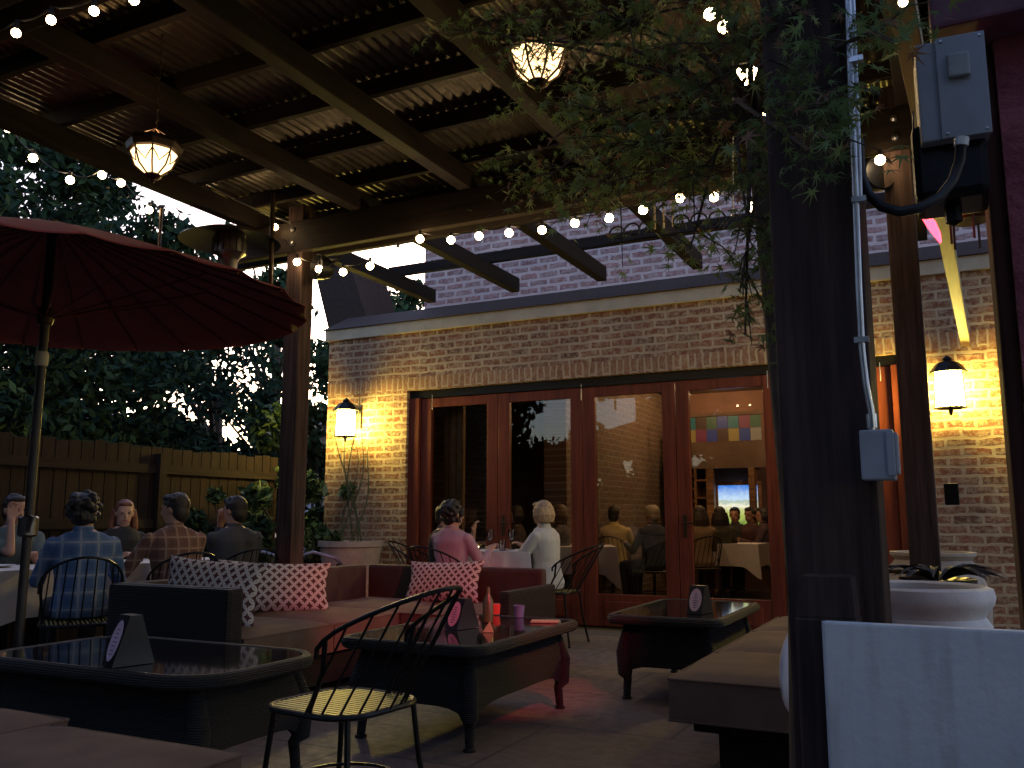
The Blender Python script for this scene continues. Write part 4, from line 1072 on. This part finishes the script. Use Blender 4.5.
tree((-17.5, 19.5, 0), 10.5, 3.0, 13, 200, .15, 'airy tall tree rising behind the left post', 14, .62)
tree((-18.2, 28.5, 0), 10.5, 4.0, 40, 230, .2, 'distant tree seen over the eave beside the shingled hip', 15, .6, ('leafmid', 'leafdark'))
tree((-27, 15, 0), 15, 5.0, 44, 300, .2, 'tall distant tree at upper left above the umbrella', 16, .62)
# trees behind the photographer, seen in the door glass
tree((-14, -6, 0), 10, 3.5, 40, 260, .18, 'tree standing behind the photographer on the left', 17, .6)
tree((-7, -13, 0), 9, 3.2, 40, 240, .18, 'tree standing behind the photographer', 18, .6)
tree((4, -14, 0), 8, 3.0, 36, 240, .18, 'tree standing behind the photographer on the right', 19, .6)
tree((-4.5, -6.5, 0), 9.5, 4.0, 60, 420, .2, 'spreading tree added close behind the photographer to shade the panel', 41, .58)  # this and the next two: added out of view to shade the white panel
tree((3.5, -6.5, 0), 9.5, 4.0, 60, 420, .2, 'spreading tree added close behind the photographer on the right to shade the panel', 42, .58)
tree((8.5, -1.0, 0), 9, 3.6, 50, 400, .2, 'spreading tree added as shade to the right of the photographer', 43, .58)
tree((-12, -2, 0), 9, 3.2, 46, 300, .18, 'broad tree added behind the photographer at far left to block reflected sky', 31, .5)  # this and the next two: added to keep sky out of door reflections
tree((-2, -16, 0), 9, 4.5, 50, 300, .2, 'broad tree added behind the photographer to block reflected sky', 32, .5)
tree((9, -12, 0), 9, 4, 46, 300, .2, 'broad tree added behind the photographer at far right to block reflected sky', 33, .5)
def hedge(x0, x1, y, h, seed, loc=None, rz=0, label='dense hedge added far behind the photographer to block reflected sky', lsz=.2, per=150):
    g_ = np.random.default_rng(seed); n = int((x1 - x0) * 9); r = empty('hedge', loc or ((x0 + x1) / 2, y, 0), R(rz), label, 'hedge')
    cen = np.stack([g_.uniform(x0, x1, n) - (x0 + x1) / 2, g_.normal(size=n) * .4, h * g_.random(n) ** .8], 1)
    V, Fc = leaves_np(cen, g_.uniform(.5, 1.0, n), per, lsz, seed + 1); mesh_np('foliage', V, Fc, [M['leafdark']], r)
    MB().bx(-(x1 - x0) / 2, (x1 - x0) / 2, -.15, .15, 0, h * .55).build('inner_growth', M['leafdark'], r)
hedge(-26, 10, -9.5, 3.5, 51)  # added out of view, hides the sky mirrored in the door panes
hedge(-7.2, 7.2, 0, 3.9, 57, (-10.6, 4.6, 0), 90, 'dense dark hedge beyond the wooden fence', .085, 240)
def shrub(loc, H_, rad, n, per, size, label, seed, mats):
    return tree(loc, H_, rad, n, per, size, label, seed, .52, mats, 'shrubs by the fence', 'shrub', 'shrub', .03)
shrub((-7.0, 8.1, 0), 2.2, .75, 26, 190, .07, 'leafy shrub between the fence and the left post', 21, ('leafmid', 'leafpale'))
shrub((-7.9, 9.6, 0), 2.9, 1.0, 26, 190, .08, 'tall shrub beyond the left post by the brick corner', 22, ('leafmid', 'leafpale'))
shrub((-6.95, 7.0, 0), 1.5, .5, 16, 160, .06, 'low shrub behind the diner in dark grey', 23, ('leafdark', 'leafmid'))
shrub((-6.6, 8.9 - .9, 0), 1.25, .4, 14, 170, .06, 'low bright shrub beside the tan planter', 24, ('leafpale', 'leafmid'))

# Japanese maple in the near right
mp = empty('japanese_maple', (-.42, 2.62, 0), 0, 'Japanese maple with lacy leaves reaching across under the pergola', 'tree')
def mleaf_template():
    ang = [-125, -80, -40, 0, 40, 80, 125]; ln = [.42, .72, .92, 1.0, .92, .72, .42]
    pts = [(0, -.03)]
    for i, (a, l) in enumerate(zip(ang, ln)):
        ar = R(a)
        pts.append((math.sin(ar) * l, math.cos(ar) * l))
        if i < 6: am = R((ang[i] + ang[i + 1]) / 2); pts.append((math.sin(am) * .22, math.cos(am) * .22))
    return np.array(pts)
TP = mleaf_template()
def rib_leaf(c, d, up, s, V, Fc):
    pass
mV, mT, mM = [], [], []
def add_mleaf(c, s, mi):
    d = Vector((rng.normal(), rng.normal(), rng.normal() * .45 - .35)).normalized(); nrm = Vector((rng.normal() * .7, rng.normal() * .7, 1)).normalized()
    x = d.cross(nrm).normalized(); nrm = x.cross(d)
    b = len(mV)
    for (u, v) in TP:
        droop = -.25 * (u * u + v * v) * s
        p_ = c + x * (u * s) + d * (v * s) + nrm * droop; mV.append((p_.x, p_.y, p_.z))
    for k in range(1, len(TP) - 1): mT.append((b, b + k, b + k + 1)); mM.append(mi)
limb = MB()
root_o = Vector((-.42, 2.62, 0))
limb.tube([Vector((0, 0, 0)), Vector((.02, .03, .9)), Vector((-.02, .0, 1.8)), Vector((-.05, -.05, 2.4))], [.05, .042, .034, .026], 10)
crotch = root_o + Vector((-.05, -.05, 2.3))
clusters = [  # px, py, Y, spread, leaves
    (620, 20, 2.5, .30, 230), (530, 40, 2.6, .22, 120), (470, 30, 2.6, .12, 55), (585, 120, 2.7, .26, 190), (650, 150, 2.6, .28, 230), (540, 185, 2.9, .17, 100),
    (600, 190, 2.8, .26, 200), (690, 185, 2.6, .24, 190), (700, 90, 2.4, .20, 110), (740, 40, 2.3, .22, 120), (760, 170, 2.3, .18, 120), (750, 240, 2.3, .12, 70),
    (740, 290, 2.3, .09, 42), (765, 255, 2.25, .10, 55), (745, 335, 2.3, .09, 34), (830, 110, 1.85, .13, 70), (800, 70, 1.9, .12, 50), (850, 40, 1.85, .1, 36), (810, 150, 1.85, .10, 36), (880, 95, 1.9, .06, 16), (505, 160, 2.9, .1, 40), (670, 50, 2.5, .2, 110), (790, 20, 2.0, .15, 60), (690, 250, 2.6, .12, 50), (880, 30, 2.0, .12, 50)]
for ci, (px, py, Y, spd, n) in enumerate(clusters):
    c = PY(px, py, Y)
    a = crotch; mid = a.lerp(c, .5) + Vector((rng.normal() * .06, rng.normal() * .06, .10))
    if n > 12: limb.tube([a - root_o, a.lerp(mid, .5) + Vector((0, 0, .03)) - root_o, mid - root_o, mid.lerp(c, .6) - root_o, c - root_o], [.011, .008, .006, .004, .0025], 6)
    for tw in range(max(2, n // 9)):
        e = c + Vector((rng.normal(), rng.normal() * .8, rng.normal() * .55)) * spd * .62
        s0 = mid.lerp(c, rng.uniform(.6, 1))
        limb.tube([s0 - root_o, s0.lerp(e, .55) + Vector((0, 0, .02)) - root_o, e - root_o], [.003, .0022, .0012], 4)
        for k in range(int(9 * 1.35)):
            t = rng.uniform(.25, 1.1); pp3 = s0.lerp(e, t) + Vector((rng.normal(), rng.normal(), rng.normal())) * .028
            add_mleaf(pp3, rng.uniform(.02, .044), 0 if rng.random() > .22 else (1 if rng.random() > .5 else 2))
limb.build('trunk', M['bark'], mp, True)
def leaf_mat(name, c):
    k = N(name); nz = k.noise(k.coords(), 6, 4); cc_ = k.ramp(nz, [(.3, tuple(x * .7 for x in c)), (.7, tuple(x * 1.35 for x in c))]); k.set(cc_, .55)
    tr = k.n('ShaderNodeBsdfTranslucent'); k.l(cc_, tr.inputs[0]); mx = k.n('ShaderNodeMixShader'); mx.inputs[0].default_value = .45
    k.l(k.b.outputs[0], mx.inputs[1]); k.l(tr.outputs[0], mx.inputs[2]); k.l(mx.outputs[0], k.out.inputs[0]); return k.m
V = np.array(mV) - np.array(root_o)
mesh_np('foliage', V, np.array(mT), [leaf_mat('maple_leaf', (.17, .25, .09)), leaf_mat('maple_leaf_dull', (.28, .16, .10)), leaf_mat('maple_leaf_pale', (.23, .29, .12))], mp, np.array(mM))

# ------------------------------------------------------------------ people
SKIN = {}
def skin(c):
    if c not in SKIN: SKIN[c] = plain('skin_tone_%d' % len(SKIN), c, .55, 0, .08, 12, .05)
    return SKIN[c]
EYE = plain('eye_dark', (.02, .015, .012), .2, 0, .1, 5, 0); LIP = plain('lip_tone', (.30, .09, .08), .5, 0, .1, 5, 0)
def remesh(q, voxel, smooth=2, name='tmp'):
    me = bpy.data.meshes.new(name); q.bm.to_mesh(me); q.bm.free(); o = bpy.data.objects.new(name, me); col.objects.link(o)
    m_ = o.modifiers.new('r', 'REMESH'); m_.mode = 'VOXEL'; m_.voxel_size = voxel; m_.use_smooth_shade = True
    if smooth: s_ = o.modifiers.new('s', 'SMOOTH'); s_.iterations = smooth; s_.factor = .5
    dg = bpy.context.evaluated_depsgraph_get(); out = bpy.data.meshes.new_from_object(o.evaluated_get(dg))
    bpy.data.objects.remove(o); bpy.data.meshes.remove(me); return out
def cap(q, a, b, ra, rb, seg=12):
    a, b = Vector(a), Vector(b); q.tube([a, a.lerp(b, .5), b], [ra, (ra + rb) / 2, rb], seg); q.ico(a, ra, 2); q.ico(b, rb, 2)
def torso(q, secs, lean, infl=0):
    """closed stack of ellipse sections (z, rx, ry, yoff)"""
    seg = 20; rings = []
    for z, rx_, ry_, yo in secs:
        yy = yo + (z - .5) * math.tan(lean); rings.append([q.bm.verts.new(((rx_ + infl) * math.cos(2 * PI * k / seg), yy + (ry_ + infl) * math.sin(2 * PI * k / seg), z)) for k in range(seg)])
    for i in range(len(rings) - 1):
        for k in range(seg): q._f([rings[i][k], rings[i][(k + 1) % seg], rings[i + 1][(k + 1) % seg], rings[i + 1][k]])
    q._f(rings[0][::-1]); q._f(rings[-1])
def hand(q, wrist, d, palm_n, side, curl=.5, s=1.0):
    wrist, d, n = Vector(wrist), Vector(d).normalized(), Vector(palm_n).normalized(); x = d.cross(n).normalized(); n = x.cross(d).normalized()
    for t in (-1, -.33, .33, 1):
        q.tube([wrist + x * .016 * t * s, wrist + d * .05 * s + x * .026 * t * s, wrist + d * .088 * s + x * .031 * t * s], [.014 * s, .0145 * s, .0115 * s], 8)
    q.ico(wrist, .025 * s, 2, (1, 1, 1))
    for i, (t, L_) in enumerate(((-1, .058), (-.33, .074), (.33, .08), (1, .068))):
        p_ = wrist + d * .082 * s + x * .031 * t * s; dd = d.copy(); r_ = .0092 * s; pts = [p_ - d * .015 * s]
        for j, f in enumerate((.45, .32, .25)):
            dd = (Matrix.Rotation(-curl * (.5 + .35 * j) * 1.0, 3, x) @ dd).normalized()
            pts.append(p_.copy()); p_ = p_ + dd * L_ * f * s
        pts.append(p_); q.tube(pts, [r_, r_, r_ * .95, r_ * .88, r_ * .75], 8); q.ico(p_, r_ * .75, 1)
    th = wrist + d * .03 * s + x * .026 * side * s; td = (d * .6 + x * .75 * side - n * .0).normalized()
    p1_ = th + td * .038 * s; p2_ = p1_ + (td * .6 + d * .6).normalized() * .03 * s; q.tube([th, p1_, p2_], [.013 * s, .011 * s, .009 * s], 8); q.ico(p2_, .009 * s, 1)
def person(x, y, face, label, shirt, skinc, hairc, hair='short', head_yaw=0, head_pitch=0, lean=0.0, LH=None, RH=None, pants=None, seat=.45, voxel=.0085, s=1.0, sleeves='long', female=False, gloss=.5):
    r = empty('person', (x, y, seat - .45), R(face), label, 'person'); r.scale = (s, s, s)
    sw = .165 if female else .185
    tl = math.tan(lean)
    def at(z, yo=0): return yo + (z - .5) * tl
    secs = [(.47, .15, .12, -.0), (.53, .172, .135, 0), (.62, .155, .118, .0), (.72, .138 if female else .15, .105, .0), (.84, .155 if female else .17, .118, .005), (.93, .165 if female else .185, .112, .0), (.985, .155 if female else .175, .09, -.005), (1.02, .125, .075, -.005), (1.04, .09, .065, -.005), (1.06, .06, .055, 0.0)]
    sh_z = .955; shL = Vector((-sw, at(sh_z), sh_z)); shR = Vector((sw, at(sh_z), sh_z))
    nb = Vector((0, at(1.03), 1.03)); hc = Vector((0, at(1.03) + .02 + .3 * tl * .1, 1.178))
    Hm = Matrix.Rotation(R(head_yaw), 4, 'Z') @ Matrix.Rotation(R(head_pitch), 4, 'X')
    def hp_(v): return hc + (Hm @ Vector(v))
    s = s * .95; r.scale = (s, s, s); r.location.z = seat - .45 * s
    LH = Vector(LH or (-.16, .38, .80)); RH = Vector(RH or (.16, .38, .80))
    def elbow(sh, ha, side):
        up_l, fo_l = .29, .26; dv = ha - sh; L_ = min(dv.length, .54); dv.normalize(); aa = (up_l ** 2 - fo_l ** 2 + L_ ** 2) / (2 * L_); hh_ = math.sqrt(max(0, up_l ** 2 - aa ** 2))
        pole = Vector((side * .32, -.25, -.9)); pole = (pole - dv * pole.dot(dv)).normalized(); return sh + dv * aa + pole * hh_, sh + dv * L_
    eL, wL = elbow(shL, LH, -1); eR, wR = elbow(shR, RH, 1)
    hips = [Vector((-.09, .02, .53)), Vector((.09, .02, .53))]; knees = [Vector((-.13, .44, .51)), Vector((.13, .44, .51))]; ank = [Vector((-.12, .40, .10)), Vector((.12, .46, .10))]
    q = MB(); torso(q, secs, lean)
    cap(q, nb - Vector((0, 0, .03)), hc + Vector((0, -.012, -.05)), .062, .056)
    q.ico(hp_((0, .0, .02)), 1, 3, (.074, .092, .100), Hm); q.ico(hp_((0, .022, -.045)), 1, 3, (.056, .066, .072), Hm); q.ico(hp_((0, .055, -.085)), 1, 2, (.024, .022, .020), Hm)
    q.tube([hp_((0, .082, .018)), hp_((0, .100, -.012)), hp_((0, .106, -.026)), hp_((0, .088, -.034))], [.008, .011, .014, .012], 8)
    q.ico(hp_((0, .083, -.058)), 1, 2, (.024, .012, .010), Hm)
    for sx_ in (-1, 1):
        q.ico(hp_((.077 * sx_, -.005, -.005)), 1, 2, (.010, .018, .030), Hm); q.ico(hp_((.03 * sx_, .076, .008)), 1, 2, (.014, .010, .009), Hm); q.ico(hp_((.03 * sx_, .080, .028)), 1, 2, (.022, .010, .007), Hm)
    for sh, e, w__, side in ((shL, eL, wL, -1), (shR, eR, wR, 1)):
        cap(q, sh, e, .046, .037); cap(q, e, w__, .037, .024)
        dd = (w__ - e).normalized(); hand(q, w__, dd, Vector((0, -.2, 1)) if abs(dd.z) < .8 else Vector((0, -1, 0)), -side, .6)
    for i in range(2):
        cap(q, hips[i], knees[i], .082, .056); cap(q, knees[i], ank[i], .054, .036); cap(q, ank[i] + Vector((0, -.02, -.045)), ank[i] + Vector((0, .12, -.06)), .035, .03)
    me = remesh(q, voxel, 2, 'body'); me.materials.append(skin(skinc)); me.materials.append(EYE); me.materials.append(LIP)
    n = len(me.polygons); cc = np.zeros(n * 3, np.float32); me.polygons.foreach_get('center', cc); cc = cc.reshape(-1, 3); mi = np.zeros(n, np.int32)
    for sx_ in (-1, 1): mi[np.linalg.norm((cc - np.array(hp_((.03 * sx_, .086, .008)))) * np.array([1, 1, 1.3]), axis=1) < .0115] = 1
    mi[np.linalg.norm((cc - np.array(hp_((0, .093, -.058)))) * np.array([.55, .7, 1.3]), axis=1) < .0125] = 2
    me.polygons.foreach_set('material_index', mi); ob = bpy.data.objects.new('body', me); col.objects.link(ob); ob.parent = r
    # shirt
    q = MB(); torso(q, [t for t in secs if t[0] < 1.05], lean, .016)
    fL = 1.0 if sleeves == 'long' else (.75 if sleeves == 'short' else .12)
    for sh, e, w__ in ((shL, eL, wL), (shR, eR, wR)):
        if sleeves == 'long': cap(q, sh, e, .056, .048); cap(q, e, e.lerp(w__, .86), .050, .036)
        elif sleeves == 'rolled': cap(q, sh, e, .062, .050); cap(q, e, e.lerp(w__, .25), .050, .046)
        elif sleeves == 'short': cap(q, sh, sh.lerp(e, .7), .057, .060)
        else: q.ico(sh + Vector((0, 0, -.01)), .055, 2)
    if sleeves in ('long', 'rolled', 'short'): q.lathe([(.062, 1.035), (.068, 1.075), (.058, 1.08)], seg=20, c=(0, at(1.04), 0))
    # folds
    for v in q.bm.verts:
        k_ = noise.noise(v.co * 9) * .010 + noise.noise(v.co * 21) * .005; v.co += (v.co - Vector((0, at(v.co.z), v.co.z))).normalized() * k_ if v.co.length > .1 else Vector()
    me = remesh(q, .011, 1, 'shirt'); me.materials.append(shirt); ob = bpy.data.objects.new('shirt', me); col.objects.link(ob); ob.parent = r
    # trousers
    q = MB(); q.ico((0, .01, .53), 1, 3, (.182, .148, .095))
    for i in range(2): cap(q, hips[i], knees[i], .094, .070); cap(q, knees[i], ank[i] + Vector((0, 0, .02)), .068, .055)
    me = remesh(q, .014, 2, 'trousers'); me.materials.append(pants or PANTS); ob = bpy.data.objects.new('trousers', me); col.objects.link(ob); ob.parent = r
    for i in range(2):
        q = MB(); a = ank[i] + Vector((0, -.03, -.055)); q.tube([a, a + Vector((0, .06, .005)), a + Vector((0, .14, -.008)), a + Vector((0, .2, -.014))], [.046, .048, .044, .028], 10, flat=.8); q.bx(a.x - .043, a.x + .043, a.y - .045, a.y + .215, 0, .02, .008); q.build('shoe', SHOE, r, True)
    # hair
    q = MB(); q.ico(hp_((0, -.022, .038)), 1, 3, (.086, .094, .092), Hm); q.ico(hp_((0, -.048, -.015)), 1, 3, (.078, .060, .092), Hm)
    if hair == 'long':
        for t in range(11):
            a = R(-20 - 14 * t) ; px_, py_ = .086 * math.cos(a), .082 * math.sin(a)
            q.tube([hp_((px_, py_ - .01, .03)), hp_((px_ * 1.18, py_ * 1.1 - .01, -.07)), hp_((px_ * 1.25, py_ * 1.1 - .0, -.15)), hp_((px_ * 1.05, py_ + .0, -.215))], [.026, .034, .034, .018], 8)
        q.ico(hp_((0, .045, .088)), 1, 2, (.06, .04, .028), Hm)
    elif hair == 'bob':
        for t in range(13):
            a = R(0 - 15 * t); px_, py_ = .088 * math.cos(a), .086 * math.sin(a)
            q.tube([hp_((px_, py_ - .005, .05)), hp_((px_ * 1.15, py_ * 1.12 - .005, -.02)), hp_((px_ * 1.02, py_ * 1.05, -.085))], [.025, .028, .018], 8)
        q.ico(hp_((0, .05, .085)), 1, 2, (.065, .042, .03), Hm)
    elif hair == 'curly':
        for t in range(70):
            v_ = Vector((rng.normal(), rng.normal() - .35, rng.normal() + .35)).normalized(); q.ico(hp_((v_.x * .098, -.026 + v_.y * .1, .025 + v_.z * .105)), rng.uniform(.016, .036), 1)
    else:
        q.ico(hp_((0, .045, .09)), 1, 2, (.062, .045, .03), Hm)
        for t in range(40):
            v_ = Vector((rng.normal(), rng.normal() - .2, abs(rng.normal()))).normalized(); q.ico(hp_((v_.x * .082, -.015 + v_.y * .088, .042 + v_.z * .084)), rng.uniform(.010, .018), 1)
    me = remesh(q, .0065, 1, 'hair')
    key = hairc
    if key not in HAIRM: HAIRM[key] = plain('hair_tone_%d' % len(HAIRM), hairc, .55, 0, .45, 60, .6, 150)
    me.materials.append(HAIRM[key]); ob = bpy.data.objects.new('hair', me); col.objects.link(ob); ob.parent = r
    return r
HAIRM = {}
PANTS = plain('dark_trousers', (.02, .02, .028), .85, 0, .2, 8, .3); SHOE = plain('dark_shoe', (.02, .015, .012), .5)
BLUE = plaid('blue_plaid_cotton', (.05, .10, .22), (.10, .16, .28), (.26, .28, .34))
BRN = plaid('brown_plaid_cotton', (.13, .06, .045), (.19, .09, .06), (.32, .22, .16), 12)
fab = lambda n, c: plain(n, c, .9, 0, .12, 6, .3, 90)
S1, S2 = (.42, .22, .15), (.30, .16, .11)
person(-5.12, 3.97, 60, 'person in blue plaid shirt seen from behind at the long table', BLUE, S2, (.012, .009, .008), 'curly', -25, 0, .05, LH=(-.2, .40, .80), RH=(.22, .38, .80))
person(-5.10, 4.74, 70, 'person in brown plaid shirt leaning over the long table', BRN, S1, (.014, .009, .007), 'short', 38, -3, .12, LH=(-.32, .42, .82), RH=(.12, .42, .82), s=1.03)
person(-5.22, 5.46, 66, 'person in dark grey shirt nearest the left post, hand at chin', fab('charcoal_cotton', (.055, .055, .065)), S1, (.014, .010, .008), 'short', 30, -6, .10, LH=(-.06, .22, 1.06), RH=(.15, .42, .82), s=1.02)
person(-6.68, 4.52, -112, 'person at the far left with a hand raised to the face', fab('grey_green_cotton', (.10, .13, .13)), S1, (.03, .018, .012), 'short', 15, -4, .08, LH=(-.08, .42, .82), RH=(.05, .21, 1.10), s=1.03, sleeves='short')
person(-6.60, 5.48, -108, 'person with long auburn hair facing the camera at the long table', fab('black_knit', (.02, .02, .022)), (.48, .27, .19), (.16, .05, .022), 'long', -14, -6, .08, female=True, sleeves='short', RH=(.14, .40, .80), LH=(-.12, .40, .80))
person(-3.96, 6.72, -8, 'person with dark curly hair and lavender shirt, seen from behind at the square table', fab('lavender_cotton', (.34, .24, .30)), S1, (.016, .010, .009), 'curly', -20, 0, .05, LH=(-.18, .40, .86), RH=(.2, .36, .84), s=.98)
person(-4.52, 7.45, -88, 'person mostly hidden left of the square table, elbow on table', fab('dark_green_cotton', (.04, .035, .035)), S1, (.03, .02, .015), 'short', 0, 0, .1, LH=(-.12, .36, 1.02), RH=(.14, .40, .85), sleeves='short', female=True, s=.96)
person(-3.33, 7.40, 82, 'person with blonde hair and white top in profile at the square table', fab('white_cotton', (.50, .47, .46)), (.46, .26, .19), (.38, .25, .15), 'bob', -8, -3, .08, female=True, sleeves='short', LH=(-.16, .42, .84), RH=(.12, .34, .84))
# inside
pi_ = [((PZ(615, 545, .78).x, 0), 0)]
def inside(px, depth, face, label, shirt, sk, hc_, hair, **k):
    p_ = PD(px, 520, depth); return person(p_.x, p_.y, face, label, shirt, sk, hc_, hair, voxel=.011, **k)
inside(614, 11.6, 10, 'person in yellow shirt seen from behind inside the dining room', fab('yellow_cotton', (.42, .32, .13)), S1, (.015, .01, .008), 'short', sleeves='long')
inside(653, 10.9, 60, 'person with grey blond hair and dark jacket inside behind the third door', fab('navy_jacket', (.03, .035, .05)), S1, (.30, .24, .16), 'short')
inside(700, 11.6, 30, 'person in tan jacket inside behind the fourth door', fab('tan_wool', (.22, .15, .09)), S1, (.04, .025, .018), 'long', female=True)
inside(690, 12.6, 200, 'person facing us left of the lit picture, behind the tan jacket', fab('dark_red_cotton', (.07, .03, .03)), S1, (.02, .015, .012), 'short')
inside(720, 12.2, 20, 'person with long dark hair seen from behind left of the lit picture', fab('olive_cotton', (.05, .045, .03)), S1, (.02, .012, .01), 'long', female=True)
inside(764, 12.8, 100, 'person in profile at the right edge of the fourth door', fab('plum_cotton', (.06, .03, .04)), S1, (.02, .012, .01), 'bob', female=True)
inside(735, 14.2 - .9, 180, 'person with dark hair in front of the lit picture', fab('black_cotton', (.03, .028, .03)), S1, (.015, .01, .008), 'short')
inside(751, 14.0 - .9, 150, 'person with round dark head right of the lit picture', fab('maroon_cotton', (.07, .03, .03)), S2, (.03, .02, .015), 'short')
inside(516, 10.6, 120, 'person in dark clothes inside behind the second door', fab('brown_cotton', (.06, .04, .03)), S1, (.02, .012, .01), 'bob', female=True)
inside(560, 10.2, 100, 'person inside just behind the blonde diner', fab('grey_knit', (.08, .07, .07)), S1, (.10, .06, .035), 'bob', female=True)
for px, dp, fc, lb in ((614, 11.45, 10, 'dark chair under the person in yellow shirt inside'), (700, 11.5, 30, 'dark chair under the person in tan jacket inside'), (653, 10.85, 60, 'dark chair under the person in dark jacket inside')):
    p_ = PD(px, 520, dp); chair(p_.x, p_.y, fc, lb)
